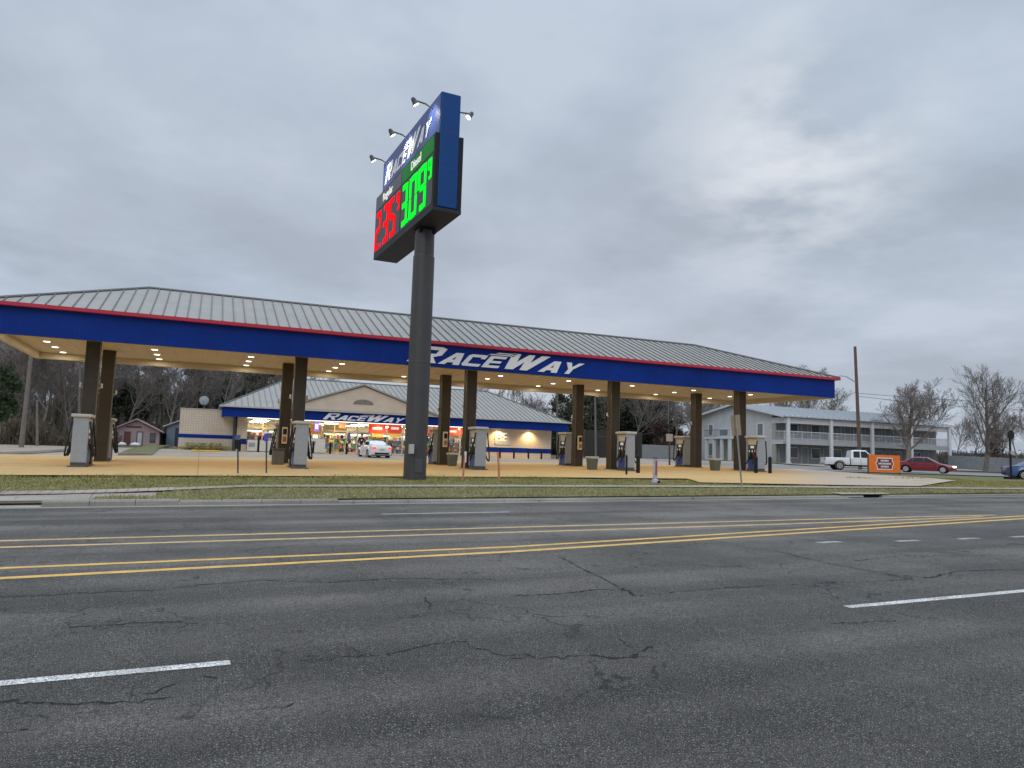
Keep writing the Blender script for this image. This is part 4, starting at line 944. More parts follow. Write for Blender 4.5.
p=aty(361.5,445,61.2)
try: person(p.x,61.2,H(p.x,61.2),R_(-15),'person in a black top with a round white print beside the white sedan')
except Exception as ex: print('PERSON FAIL',ex)
# ================================================================== MOTEL
MO=Vector((80,76,1.38)); mt=empty('motel_building',MO,0,'long two-storey grey motel with white posts and railed upper walkway at the right','motel')
def mbld(mb,name,m,parent=mt,**k): mb.v=[tuple(Vector(v)-MO) for v in mb.v]; return mb.build(name,m,parent,**k)
mx0,mx1,my0,my1=65.3,95.,68.,85.; g0=1.3; ez=7.0; rz_=8.9; ry=76.8; f2=4.25
wy=70.1 # wall behind the walkway
mb=MB(); mb.prism([(mx0,wy,g0),(mx0,my1,g0),(mx0,my1,7.55),(mx0,ry,rz_-.12),(mx0,wy,7.35)],(mx1-mx0,0,0)); mbld(mb,'wall',M_motel)
# front wall openings region darker
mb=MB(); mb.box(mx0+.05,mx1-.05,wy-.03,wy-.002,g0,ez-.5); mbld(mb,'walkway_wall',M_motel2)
mb=MB(); mb.box(mx0,mx1,my0+.02,wy-.03,f2-.3,f2); mbld(mb,'walkway_floor',M_motel)
mb=MB(); mb.box(mx0,mx1,my0-.03,my0+.02,f2-.55,f2+.05); mbld(mb,'walkway_edge',mat('edge_grey',(.38,.39,.40),.7))
mb=MB(); mb.box(mx0,mx1,my0-.05,my0+.2,ez-.75,ez-.05); mb.box(mx0,mx0+.2,my0+.2,wy-.002,ez-.75,ez-.05); mb.box(mx0,mx0+.18,my0+.2,wy-.01,f2-.55,f2-.31); mbld(mb,'eave_beam',mat('beam_white',(.58,.59,.60),.6,var=.08))
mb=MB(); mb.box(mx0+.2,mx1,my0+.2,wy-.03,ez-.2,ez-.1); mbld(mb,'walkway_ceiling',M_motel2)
# end wall pieces at walkway (pilaster)
mb=MB(); mb.box(mx0+.001,mx0+.2,69.55,70.12,g0,ez-.76); mbld(mb,'end_pilaster',mat('pilaster_tan',(.36,.35,.32),.7))
# roof
mb=MB()
ov=.6
for (ya,za,yb_,zb_) in ((my0-.5,ez-.02,ry,rz_),(my1+.6,7.35,ry,rz_)):
    mb.prism([(mx0-ov,ya,za),(mx0-ov,yb_,zb_),(mx0-ov,yb_,zb_+.16),(mx0-ov,ya,za+.16)],(mx1-mx0+2*ov,0,0))
rmb=mb
mb=MB(); x=mx0-.3
while x<mx1+.5:
    mb.prism([(x,my0-.5,ez+.14),(x+.05,my0-.5,ez+.14),(x+.05,my0-.5,ez+.20),(x,my0-.5,ez+.20)],(0,ry-my0+.5,rz_-ez+.02)); x+=.9
rmb.join(mb,mat('seam_light',(.33,.35,.36),.5)); rf=mbld(rmb,'roof',M_mroof)
mb=MB()
for (ya,za) in ((my0-.5,ez-.02),(my1+.6,7.35)): mb.prism([(mx0-ov-.04,ya,za-.1),(mx0-ov-.04,ry,rz_-.1),(mx0-ov-.04,ry,rz_+.17),(mx0-ov-.04,ya,za+.17)],(.035,0,0))
mbld(mb,'rake_board',M_mwhite,rf)
# posts
pxs=[787,830,871,910,948]
for pp in pxs:
    x=aty(pp,440,my0).x; mb=MB(); mb.box(x-.22,x+.22,my0-.33,my0-.06,g0,ez-.05); c=mbld(mb,'post',M_mwhite,bevel=.02); mb=MB(); mb.box(x-.3,x+.3,my0-.4,my0-.04,g0,g0+.2); mbld(mb,'post_base',M_mwhite,c)
# railing
for a_,b_ in [(mx0,mx1)]:
    mb=MB(); mb.box(a_,b_,my0-.02,my0+.03,f2+.98,f2+1.06); mb.box(a_,b_,my0-.015,my0+.025,f2+.12,f2+.17)
    x=a_
    k=0
    while x<b_:
        w=.06 if k%9==0 else .014; mb.box(x-w/2,x+w/2,my0-.018,my0+.028,f2+.05,f2+1.0); x+=.16; k+=1
    mb.box(mx0-.0,mx0+.05,my0+.03,69.55,f2+.98,f2+1.06); mb.box(mx0,mx0+.05,my0+.03,69.55,f2+.12,f2+.17)
    y=my0+.1
    while y<69.5: mb.box(mx0+.01,mx0+.035,y,y+.02,f2+.1,f2+1.0); y+=.16
    mbld(mb,'railing',M_mwhite)
# doors and windows along walkway, both floors
M_win=mat('motel_window',(.06,.07,.08),.12,var=.3)
def mopen(xc,yc,z0,z1,w,name,side):
    fr=MB(); gl=MB()
    if side=='front': fr.box(xc-w/2-.1,xc+w/2+.1,yc-.05,yc-.002,z0-.1,z1+.1); gl.box(xc-w/2,xc+w/2,yc-.07,yc-.052,z0,z1)
    else: fr.box(mx0-.05,mx0-.002,xc-w/2-.24,xc+w/2+.24,z0-.2,z1+.2); gl.box(mx0-.07,mx0-.052,xc-w/2,xc+w/2,z0,z1)
    f_=mbld(fr,name,M_mwhite if name=='window' else M_motel); mbld(gl,'pane' if name=='window' else 'door_leaf',M_win if name=='window' else mat('door_grey',(.22,.23,.24),.6),f_)
x=mx0+1.6; k=0
while x<mx1-1:
    for zf in (g0,f2):
        if k%2==0: mopen(x,wy-.03,zf+.05,zf+2.1,.95,'door','front')
        else: mopen(x,wy-.03,zf+.8,zf+2.0,1.3,'window','front')
    x+=1.85 if k%2==0 else 1.85; k+=1
# gable end windows
yy=lambda px_: (lambda d: (CAM+d*(mx0/d.x)).y)(ray(px_,440))
def zz(px_,py_): return atx(px_,py_,mx0).z
M_win=mat('gable_window',(.20,.22,.24),.15,var=.3)
mopen(yy(711),0,zz(711,435),zz(711,425),.75,'window','end'); mopen(yy(760.5),0,zz(760,435),zz(760,424),.9,'window','end')
mopen(yy(711),0,zz(711,455),zz(711,443.5),.75,'window','end'); mopen(yy(724),0,zz(724,435.5),zz(724,430),1.6,'window','end')
# entrance portico with balcony
pa,pb=yy(717),yy(735); zt_=zz(726,437.5)
mb=MB(); mb.box(mx0-2.2,mx0-.002,min(pa,pb)-1.5,max(pa,pb),zt_-.25,zt_); po=mbld(mb,'portico_slab',M_mwhite)
for k in range(4):
    y_=max(pa,pb)-.25-k*(abs(pa-pb)+1.0)/3; mb=MB(); mb.box(mx0-2.1,mx0-1.75,y_-.16,y_+.16,g0,zt_-.25); mbld(mb,'portico_column',M_mwhite)
mb=MB(); mb.box(mx0-2.18,mx0-2.14,min(pa,pb)-1.5,max(pa,pb),zt_+.9,zt_+.96)
y_=min(pa,pb)-1.5
while y_<max(pa,pb): mb.box(mx0-2.17,mx0-2.15,y_,y_+.03,zt_,zt_+.9); y_+=.25
mbld(mb,'portico_rail',M_dgrey)
# hedge-like strip of grass before the gable end
ribbon('motel_lawn',[(60,66),(60,90)],[(64.8,66),(64.8,90)],.05,M_rgrass,20,4)
# ================================================================== PINK HOUSE
Yh=82.; pa=aty(111,446,Yh); pb=aty(158.5,446,Yh); hz=H(-5,Yh); ho=empty('pink_house',((pa.x+pb.x)/2,Yh,hz),0,'small faded pink gabled house with one brown and one white door','house')
w=(pb.x-pa.x)/2; ze=aty(160,431.5,Yh).z-hz; zr=aty(137,419.5,Yh).z-hz
MB().prism([(-w,0,-.2),(w,0,-.2),(w,0,ze),(0,0,zr-.1),(-w,0,ze)],(0,8,0)).build('wall',M_pink,ho)
mb=MB()
for s in (-1,1): mb.prism([(s*(w+.35),-.4,ze-.15),(0,-.4,zr-.03),(0,-.4,zr+.1),(s*(w+.35),-.4,ze-.02)],(0,8.8,0))
mb.build('roof',mat('pale_roof_edge',(.42,.32,.31),.8),ho)
def hpart(pc,pw,yt,yb,nm,m,par=None,y=-.05):
    c=aty(pc,440,Yh).x-(pa.x+pb.x)/2; ww=pw/2*(pb.x-pa.x)/49; z1=aty(pc,yt,Yh).z-hz; z0=aty(pc,yb,Yh).z-hz
    return MB().box(c-ww,c+ww,y,y+.048,z0,z1).build(nm,m,par or ho)
for pc,pw,yt,yb in ((114.5,7,432,441.5),(152.5,6,433,442.5)):
    f_=hpart(pc,pw,yt,yb,'window',mat('frame_brown',(.12,.08,.07),.7)); hpart(pc,pw-1.8,yt+1.2,yb-1.2,'pane',mat('house_pane',(.12,.13,.14),.2),f_,-.07)
d_=hpart(127,7,431.5,445,'door',mat('frame_brown',(.12,.08,.07),.7)); hpart(127,5,432.5,445,'door_leaf',mat('door_brown',(.17,.07,.06),.7),d_,-.07)
d_=hpart(139.5,6.6,431.5,445,'door',mat('frame_brown',(.12,.08,.07),.7)); hpart(139.5,4.6,432.5,445,'door_leaf',mat('door_white',(.6,.6,.6),.6),d_,-.07)
hpart(133,16,427.6,426,'gable_vent',mat('frame_brown',(.12,.08,.07),.7))
for pc,l in ((121,'white bag-like bundle by the brown door of the pink house'),(135,'white bundle on the ground by the white door of the pink house')):
    c=aty(pc,446,80.5); mb=MB(); mb.lathe((0,0,0),[(.45,0),(.5,.12),(.35,.28),(.1,.34)],9); tag(mb.build('white_bundle',M_white,smooth=True,loc=(c.x,80.5,H(c.x,80.5)-.05)),l,'bundle')
sh=aty(168,445,84); s2=empty('grey_shed',(sh.x+1.5,84,H(0,84)),0,'small blue-grey shed half hidden behind the tan block wing','shed')
MB().prism([(-1.7,0,-.2),(2,0,-.2),(2,0,2.3),(-.0,0,2.8),(-1.7,0,2.1)],(0,3,0)).build('wall',mat('shed_blue',(.16,.2,.25),.7),s2)
MB().prism([(-2.1,-.3,1.95),(0,-.3,2.85),(0,-.3,2.97),(-2.1,-.3,2.07)],(0,3.6,0)).build('roof',M_lgrey,s2); MB().box(-.9,-.1,-.05,-.002,0,1.9).build('door',mat('shed_dark',(.03,.04,.06),.7),s2)
# ================================================================== FENCES
def fence(pts,h,name,label,m,pitch=.15,zo=0):
    r=empty(name,(pts[0][0],pts[0][1],H(*pts[0])),0,label,'fence'); O=Vector(r.location)
    mb=MB(); po=MB()
    for (a,b_),(c,d) in zip(pts,pts[1:]):
        Lf=math.hypot(c-a,d-b_); n=int(Lf/pitch); ux,uy=(c-a)/Lf,(d-b_)/Lf
        for i in range(n):
            s=i*pitch; x,y=a+ux*s,b_+uy*s; z=H(x,y)-.05; hh=h+rnd.uniform(-.03,.03); e=pitch-.012
            q=[(x,y,z),(x+ux*e,y+uy*e,z),(x+ux*e,y+uy*e,z+hh),(x,y,z+hh)]; mb.prism([Vector(v)-O for v in q],(-uy*.02,ux*.02,0))
        s=0
        while s<Lf:
            x,y=a+ux*s-uy*.06,b_+uy*s+ux*.06; z=H(x,y); po=MB(); po.cbox(Vector((x,y,z+h/2))-O,(.1,.1,h+.1)); po.build('post',M_wood,r); s+=2.4
    mb.build('boards',m,r); return r
def FP(px_,Y): return (aty(px_,460,Y).x,Y)
fence([FP(584,80),FP(642,80)],3.4,'wood_fence','tall dark brown board fence behind the fourth column pair',mat('dark_boards',(.045,.038,.035),.9,var=.3))
fence([FP(636,84),FP(700,84)],1.9,'wood_fence','grey weathered board fence between dark trees and the motel',mat('grey_boards',(.28,.29,.30),.9,var=.2))
fence([FP(948,66),FP(985,60),FP(1045,52)],1.75,'wood_fence','pale grey privacy fence behind the big bare tree at right',mat('pale_boards',(.30,.32,.35),.9,var=.2))
# ================================================================== POLES, LAMPS, SMALL SIGNS
def upole(px_,pyt,Y,r0,name,label,m,cat='utility pole',pxb=None,lamp=None,xf=None):
    p=aty(pxb or px_,450,Y); z=H(p.x,Y); top=aty(px_,pyt,Y); r=empty(name,(p.x,Y,z),0,label,cat); dx=top.x-p.x
    MB().tube([(0,0,-.2),(dx*.5,0,(top.z-z)*.5),(dx,0,top.z-z)],[r0,r0*.85,r0*.7],12).build('pole_shaft',m,r)
    hgt=top.z-z
    if lamp:
        s,zl,ln=lamp; mb=MB(); mb.tube([(dx,0,zl),(dx+s*ln*.5,0,zl+.45),(dx+s*ln*.85,0,zl+.5),(dx+s*ln,0,zl+.4)],.05,6); a=mb.build('lamp_arm',M_lgrey,r)
        MB().tube([(dx+s*ln*.9,0,zl+.44),(dx+s*(ln*.9+.35),0,zl+.34),(dx+s*(ln*.9+.6),0,zl+.28)],[.07,.13,.07],8).build('lamp_head',M_lgrey,a)
    if xf: MB().tube([(dx+.25,-.1,xf),(dx+.25,-.1,xf+.8)],.2,10).build('transformer',M_lgrey,r)
    return r,Vector((p.x+dx,Y,top.z))
up,utop=upole(855,346.5,52,.19,'utility_pole','tall brown wooden utility pole behind the white pickup',M_wood,pxb=860,lamp=(-1,8.6,2.4))
upole(595,390,78,.14,'utility_pole','grey utility pole with lamp arm behind the fourth column pair',M_gwood,pxb=596,lamp=(-1,7.6,2.4),xf=7.4)
upole(557.5,393,95,.17,'utility_pole','bare utility pole just right of the store roof corner',M_gwood)
upole(668,399,88,.13,'utility_pole','slim pale pole among trees left of the motel',M_gwood,pxb=669)
upole(32,348,60,.17,'utility_pole','pale leaning wooden pole at the left edge of the woods',M_gwood,pxb=21)
upole(80,368,70,.1,'utility_pole','thin pale pole behind the leftmost pumps',M_gwood,pxb=78)
upole(37,400,64,.10,'utility_pole','short grey pole standing between the woods and leaning pole',M_gwood)
# overhead wires
def wire(a,b_,sag,r_=.022):
    a=Vector(a);b_=Vector(b_); n=16; pts=[a.lerp(b_,i/n)-Vector((0,0,sag*4*(i/n)*(1-i/n))) for i in range(n+1)]
    mb=MB(); mb.tube(pts,r_,4,cap=False); return mb
w1=wire(aty(855.7,393,52),aty(1090,402,60),.4); w2=wire(aty(855.9,396,52),aty(1090,410,60),.5)
for m_,l in ((w1,'upper thin overhead wire running right from the brown utility pole'),(w2,'lower thin overhead wire running right from the brown utility pole')):
    tag(m_.build('overhead_wire',M_dgrey),l,'wire','overhead wires')
for a,b_,l in ((aty(855.5,392,52),aty(800,404,70),'overhead wire running left from the brown utility pole over the motel roof'),(aty(595,436,78),aty(668,428,88),'thin pale wire strung between two poles behind the fourth column pair')):
    tag(wire(a,b_,.5).build('overhead_wire',M_dgrey),l,'wire','overhead wires')
# round black sign at the right
p=dist_at(1011,473,33.5); r=empty('round_sign',p,0,'round black sign on a black post by the blue car','sign'); hgt=aty(1011,430,33.5).z-p.z
MB().tube([(0,0,-.1),(0,0,hgt-.1)],.07,10).build('post',M_black,r); MB().tube([(0,-.12,hgt-.35),(0,-.05,hgt-.35)],.33,24).build('sign_disc',M_black,r)
MB().box(-.09,.09,-.1,-.075,hgt*.50,hgt*.50+.26).build('notice_plate',M_lgrey,r)
MB().box(-.35,.35,-.3,.3,-.05,.12).build('base',M_black,r)
# leaning pole with the brown back of a sign
p=dist_at(742,488,23.6); top=aty(735.5,415,23.6); r=empty('road_sign',p,0,'leaning galvanised sign post with the plain brown back of its board','sign')
d=Vector((top.x-p.x,0,top.z-p.z)); MB().tube([(0,0,-.1),d],.035,8).build('post',mat('galvanised',(.3,.3,.3),.5,.3),r)
c=d*.83; dn=d.normalized(); sdn=Vector((dn.z,0,-dn.x)); hw_=.24; hh_=.42
c2=c+Vector((.02,.06,.08)); mb=MB(); mb.prism([c2-sdn*hw_-dn*hh_,c2+sdn*(hw_)-dn*hh_,c2+sdn*(hw_)+dn*hh_,c2-sdn*hw_+dn*hh_],(0,.012,0)); mb.build('board',mat('board_back',(.34,.24,.16),.7),r)
# small posts along the lawn
def stake(px_,py_,pyt,Y,r_,label,m,head=None,lean=0,cat='post'):
    p=dist_at(px_,py_,Y); t_=aty(px_+lean,pyt,Y); r=empty('marker_post',p,0,label,cat); d=Vector((t_.x-p.x,0,t_.z-p.z)); MB().tube([(0,0,-.1),d],r_,8).build('post',m,r)
    if head: head(r,d)
    return r
def h1(r,d): MB().box(d.x-.06,d.x+.06,-.04,.04,d.z-.45,d.z-.12).build('upper_sleeve',M_black,r); MB().box(d.x-.09,d.x+.09,-.03,.03,d.z-.1,d.z+.08).build('blue_tag',mat('slate_blue',(.08,.11,.25),.5),r)
def h2(r,d): MB().box(d.x-.08,d.x+.08,-.04,.04,d.z-.28,d.z+.02).build('violet_tag',mat('violet',(.09,.07,.5),.5),r)
stake(238,475,437,29,.03,'thin black post with a slate-blue tag, left of two on the lawn edge',M_dgrey,h1)
stake(266.5,474,434,29.3,.03,'thin post with a violet-blue tag before the second pumps',M_dgrey,h2)
M_or=mat('faded_orange',(.55,.22,.12),.6)
def h3(r,d): MB().tube([d-Vector((0,0,.4)),d+Vector((0,0,.02))],.045,8).build('white_sleeve',M_white,r)
stake(462.5,480,452,26.4,.04,'leaning orange and white marker stake right of the sign pole',M_or,h3,3)
stake(499.5,482,452,25.6,.045,'faded orange marker stake right of the middle front dispenser',M_or,None,-1.5)
# narrow roadside promo board
p=dist_at(655,484,24.8); r=empty('promo_board',p,R_(25),'narrow white and red promo board standing on the lawn edge','promo board')
MB().box(-.15,.15,-.02,.02,.22,1.0).build('panel',mat('board_white',(.5,.47,.48),.5),r); MB().box(-.02,.11,-.03,-.021,.34,.93).build('print',mat('pink_red_print',(.36,.08,.10),.5,var=.6,vs=9),r); MB().lathe((0,0,0),[(.15,0),(.16,.06),(.13,.16),(.04,.22)],14).build('base',mat('base_grey',(.42,.42,.46),.5),r); MB().box(-.13,.13,-.03,.03,1.001,1.05).build('top_bar',M_dgrey,r)
MB().box(-.09,.09,-.19,-.17,.04,.12).build('base_mark',M_black,r)
# post behind right dispensers
p=dist_at(700,474,44); 
stake(669.5,470,440,45,.07,'dark post with a pale notice box left of the fourth rear dispenser',M_dgrey,lambda r,d: MB().box(d.x-.22,d.x+.22,-.1,.1,d.z-.1,d.z+.45).build('notice_box',M_lgrey,r))
# orange banner
p=dist_at(884.5,472,40); Yb=40; bl=aty(871,472,Yb); br=aty(898,472,Yb); tl=aty(870,454.5,Yb)
r=empty('orange_banner',((bl.x+br.x)/2,Yb,H(bl.x,Yb)),R_(-8),'orange roadside banner with a white-edged maroon emblem, between pickup and red car','banner')
w=(br.x-bl.x)/2; h_=tl.z-bl.z; zb=max(.05,bl.z-H(bl.x,Yb))
MB().box(-w,w,-.02,.02,zb,zb+h_).build('board',mat('banner_orange',(.85,.19,.02),.5,var=.08),r)
for s in (-1,1): MB().box(s*w-.05,s*w+.05,.021,.09,-.1,zb+h_+.05).build('stake',M_dgrey,r)
def hexa(sx,sz,y,th): 
    zc=zb+h_/2; return MB().prism([(-w*sx,y,zc-h_*sz),(w*sx,y,zc-h_*sz),(w*sx,y,zc-h_*sz*.5),(w*(sx+.1),y,zc),(w*sx,y,zc+h_*sz*.5),(w*sx,y,zc+h_*sz),(-w*sx,y,zc+h_*sz),(-w*sx,y,zc+h_*sz*.5),(-w*(sx+.1),y,zc),(-w*sx,y,zc-h_*sz*.5)],(0,-th,0))
hexa(.50,.35,-.022,.006).build('emblem_edge',M_white,r); hexa(.45,.29,-.03,.006).build('emblem',mat('maroon',(.2,.03,.03),.5),r)
mb=MB(); zc=zb+h_/2
for (dz_,ww,n) in ((.17,.26,6),(0,.42,9),(-.17,.26,6)):
    for k in range(n): x0_=-w*ww+2*w*ww*k/n; mb.box(x0_,x0_+2*w*ww/n*.7,-.045,-.038,zc+h_*dz_-h_*.05,zc+h_*dz_+h_*.05)
mb.build('lettering',M_white,r)
# ================================================================== TREES
def bare_mesh(seed,hgt=12.,r0=.22,spread=.55,limbs=9,twl=1.0,fork=.25,m=M_bark,lv=4,trunk=.38,rmin=.013,total=None):
    R=random.Random(seed); T=MB(); C=MB()
    def rv(): return Vector((R.gauss(0,1),R.gauss(0,1),R.gauss(0,1))).normalized()
    def grow(p,d,Ln,r,l):
        n=4 if l<=1 else 3 if l<=2 else 2; pts=[p]; rs=[r]; dd=d.copy()
        for i in range(n):
            dd=(dd+rv()*.16+Vector((0,0,.07 if l<3 else .03))).normalized(); p=p+dd*Ln/n; pts.append(p); rs.append(max(rmin*.7,r*(1-.62*(i+1)/n)))
        (C if l else T).tube(pts,rs,8 if l==0 else 5 if l==1 else 3,cap=False)
        if l>=lv: return
        k={0:limbs,1:7,2:6,3:5}.get(l,4)
        for j in range(k):
            t_=(fork+(1-fork)*(j+R.random()*.6)/k) if l else (trunk+(1-trunk)*(j+R.random()*.5)/k); t_=min(t_,.99)
            s=t_*n; i=min(int(s),n-1); q=pts[i].lerp(pts[i+1],s-i)
            axis=rv(); side=(axis-dd*axis.dot(dd)).normalized()
            sp=spread*R.uniform(.7,1.3)*(1.15 if l==0 else 1.)
            nd=(dd*(1-sp*.45)+side*sp+Vector((0,0,.12))).normalized()
            grow(q,nd,Ln*R.uniform(.42,.62)*(1.15-.45*t_ if l==0 else 1-.3*t_)*twl,max(rmin,rs[i]*R.uniform(.34,.5)),l+1)
    grow(Vector((0,0,-.2)),Vector((0,0,1)),hgt*.8,r0,0)
    zm=max(v[2] for v in C.v); k=(total or hgt)/zm
    for q in (T,C): q.v=[(v[0]*k,v[1]*k,v[2]*k) for v in q.v]
    out=[]
    for nm,mb in (('trunk',T),('crown',C)):
        me=bpy.data.meshes.new(nm); me.from_pydata(mb.v,[],mb.f); me.materials.append(m); out.append(me)
    return out
def leafy_mesh(seed,hgt,rad,m,shape='round',n=5200,leaf=.22,r0=.2,base=.15,mt_=M_bark2):
    R=random.Random(seed); T=MB(); T.tube([(0,0,-.2),(R.uniform(-.2,.2),0,hgt*.5),(0,0,hgt*.93)],[r0,r0*.6,.03],7)
    C=MB(); cl=[]
    for _ in range(46):
        z=R.random()
        if shape=='cone': rr=rad*(1-z)*.9
        else: rr=rad*math.sqrt(max(0,1-(2*z-1)**2))*.8
        a=R.uniform(0,6.28); q=rr*math.sqrt(R.random()); c=Vector((q*math.cos(a),q*math.sin(a),hgt*(base+(1-base)*z*.95))); cl.append((c,rad*R.uniform(.2,.4)))
        T.tube([(0,0,max(.5,c.z-1.0)),c],[.05,.02],4,cap=False)
    for _ in range(n):
        c,s=R.choice(cl); g=Vector((R.gauss(0,1),R.gauss(0,1),R.gauss(0,.75)))*s*.5; p=c+g; l=leaf*R.uniform(.5,1.3)
        u=Vector((R.gauss(0,1),R.gauss(0,1),R.gauss(0,1))).normalized(); v=u.cross(Vector((R.gauss(0,1),R.gauss(0,1),R.gauss(0,1)))).normalized()
        C.poly([p-u*l,p+v*l*.4,p+u*l,p-v*l*.4])
    out=[]
    for nm,mb,mm in (('trunk',T,mt_),('crown',C,m)):
        me=bpy.data.meshes.new(nm); me.from_pydata(mb.v,[],mb.f); me.materials.append(mm); out.append(me)
    return out
def plant(meshes,name,x,y,label,cat='tree',group=None,sc=1,rz=None,z=None,tilt=0,sz=None):
    z=H(x,y) if z is None else z
    r=empty(name,(x,y,z),rnd.uniform(0,6.28) if rz is None else rz,label,cat,group); r.scale=(sc,sc,(sz or sc)); r.rotation_euler[1]=tilt
    for nm,me in zip(('trunk','crown'),meshes):
        o=bpy.data.objects.new(nm,me); COL.objects.link(o); o.parent=r
    return r
BA=[bare_mesh(11+i,12,.17,.6,13,rmin=.017) for i in range(3)]
BD=[bare_mesh(31+i,12.5,.16,.55,14,m=M_bark2,rmin=.017) for i in range(3)]
BP=bare_mesh(51,13,.2,.5,11,m=M_barkp)
EV=[leafy_mesh(61,10,3.4,M_ever,'round',7000,.28,base=.1),leafy_mesh(62,12,3.0,M_ever,'round',7500,.28,base=.12)]
PN=leafy_mesh(63,12,3.2,M_ever2,'round',5200,.26,base=.35,mt_=M_bark)
RB=leafy_mesh(64,4,1.8,M_redl,'round',2200,.16,base=.1)
SH=leafy_mesh(65,7,2.6,M_redl,'cone',3600,.2,base=.1)
# left woods
gW='bare trees of the dense woods on the left'; n=0
for row,(Y,cnt,a,b_) in enumerate(((76,7,-45,110),(88,11,-30,300),(99,13,-60,320),(113,9,-60,330))):
    for k in range(cnt):
        pxx=a+(b_-a)*(k+rnd.uniform(.1,.9))/cnt
        if row==0 and 95<pxx<180: continue
        q=aty(pxx,445,Y+rnd.uniform(-3,3)); ms=rnd.choice(BD+BA)
        plant(ms,'bare_tree',q.x,q.y,'bare leafless tree among the dense woods left of the store',group=gW,sc=rnd.uniform(.70,1.0)*(1+.05*row))
for k,(pxx,Y,sc) in enumerate(((78,96,.8),(150,108,.9),(112,90,.7),(190,98,.85),(246,90,.85),(232,94,.9),(262,99,1.0),(214,106,1.0),(130,106,.8),(286,104,.95))):
    q=aty(pxx,445,Y); plant(EV[k%2],'evergreen_tree',q.x,q.y,'dark dense evergreen among the bare trees left of the store',group='evergreens in the left woods',sc=sc)
q=aty(-2,445,66); plant(PN,'evergreen_tree',q.x,q.y,'brighter green pine with bare reddish stems at the left edge',sc=.5)
q=aty(-16,445,66); plant(BD[1],'bare_tree',q.x,q.y,'tall bare tree whose twigs show above the canopy roof at the left edge',sc=1.05)
# undergrowth thicket
def thicket(name,pa_,pb_,Y,dep,hh,n,m,label=None,cell=.12):
    mb=MB(); a=aty(pa_,445,Y).x; b2=aty(pb_,445,Y).x
    for _ in range(n):
        x=rnd.uniform(a,b2); y=Y+rnd.uniform(0,dep); z=H(x,y); top=hh*(.6+.4*math.sin(x*.9+1.3)*math.sin(x*.37)); h_=rnd.random()**1.3*max(.6,top)
        if rnd.random()<.45:
            dx=rnd.gauss(0,.35); dy=rnd.gauss(0,.3); r_=.012+rnd.random()*.012
            mb.poly([(x-r_,y,z),(x+r_,y,z),(x+dx+r_*.3,y+dy,z+top*rnd.uniform(.5,1.1)),(x+dx-r_*.3,y+dy,z+top*rnd.uniform(.5,1.1))])
        else:
            l=cell*rnd.uniform(.5,1.5); u=Vector((rnd.gauss(0,1),rnd.gauss(0,1),rnd.gauss(0,1))).normalized()*l; v=u.cross(Vector((rnd.gauss(0,1),rnd.gauss(0,1),rnd.gauss(0,1)))).normalized()*l*.6; p=Vector((x,y,z+h_)); mb.poly([p-u,p+v,p+u,p-v])
    return tag(mb.build(name,m),kind='stuff')
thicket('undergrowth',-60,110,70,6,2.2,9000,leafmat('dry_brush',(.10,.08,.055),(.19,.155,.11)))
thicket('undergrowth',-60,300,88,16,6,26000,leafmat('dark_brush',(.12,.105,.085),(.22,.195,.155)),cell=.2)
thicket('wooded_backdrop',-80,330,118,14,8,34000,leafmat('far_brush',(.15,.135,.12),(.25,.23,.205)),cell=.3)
# weeds at the foot of the block wing
thicket('weeds',185,222,64.9,.8,.5,1600,M_blade,cell=.07)
# between store and motel
gM='trees between the store and the motel'
for k,(pxx,Y,sc,kind) in enumerate(((578,92,1.0,'e'),(600,90,1.05,'e'),(622,95,1.05,'e'),(640,90,.95,'e'),(606,100,1.2,'e'),(650,98,1.1,'e'),(636,104,1.25,'e'),(560,100,.8,'e'),(668,100,1.0,'e'),(590,84,.7,'e'))):
    q=aty(pxx,455,Y); plant(EV[k%2],'evergreen_tree',q.x,q.y,'dark broad evergreen between the store roof and the motel',group=gM,sc=sc)
for k,(pxx,Y,sc) in enumerate(((535,104,.85),(520,110,.8),(500,108,.95),(548,112,.75),(480,112,1.0),(610,88,1.0),(632,86,1.0),(655,90,1.05),(676,94,1.1),(690,98,1.1),(700,104,1.2),(712,110,1.15),(685,88,.8))):
    q=aty(pxx,455,Y); plant(rnd.choice(BA+BD),'bare_tree',q.x,q.y,'bare leafless tree rising between the store roof and the motel',group='bare trees between the store and the motel',sc=sc)
q=aty(662,450,86); plant(RB,'russet_shrub',q.x,q.y,'russet-leaved bush above the grey fence left of the motel','shrub',sc=1.3)
# over the motel roof
for pxx,Y,sc,l in ((792,100,1.5,'bare tree behind the motel roof nearest the canopy corner'),(815,104,1.55,'tallest bare tree rising behind the motel roof left of the utility pole'),(838,108,1.3,'bare tree behind the motel roof just left of the utility pole'),(770,106,.95,'low bare tree behind the motel roof under the canopy corner'),(872,112,.85,'faint bare tree far behind the motel roof right of the utility pole')):
    q=aty(pxx,455,Y); plant(rnd.choice(BA),'bare_tree',q.x,q.y,l,sc=sc)
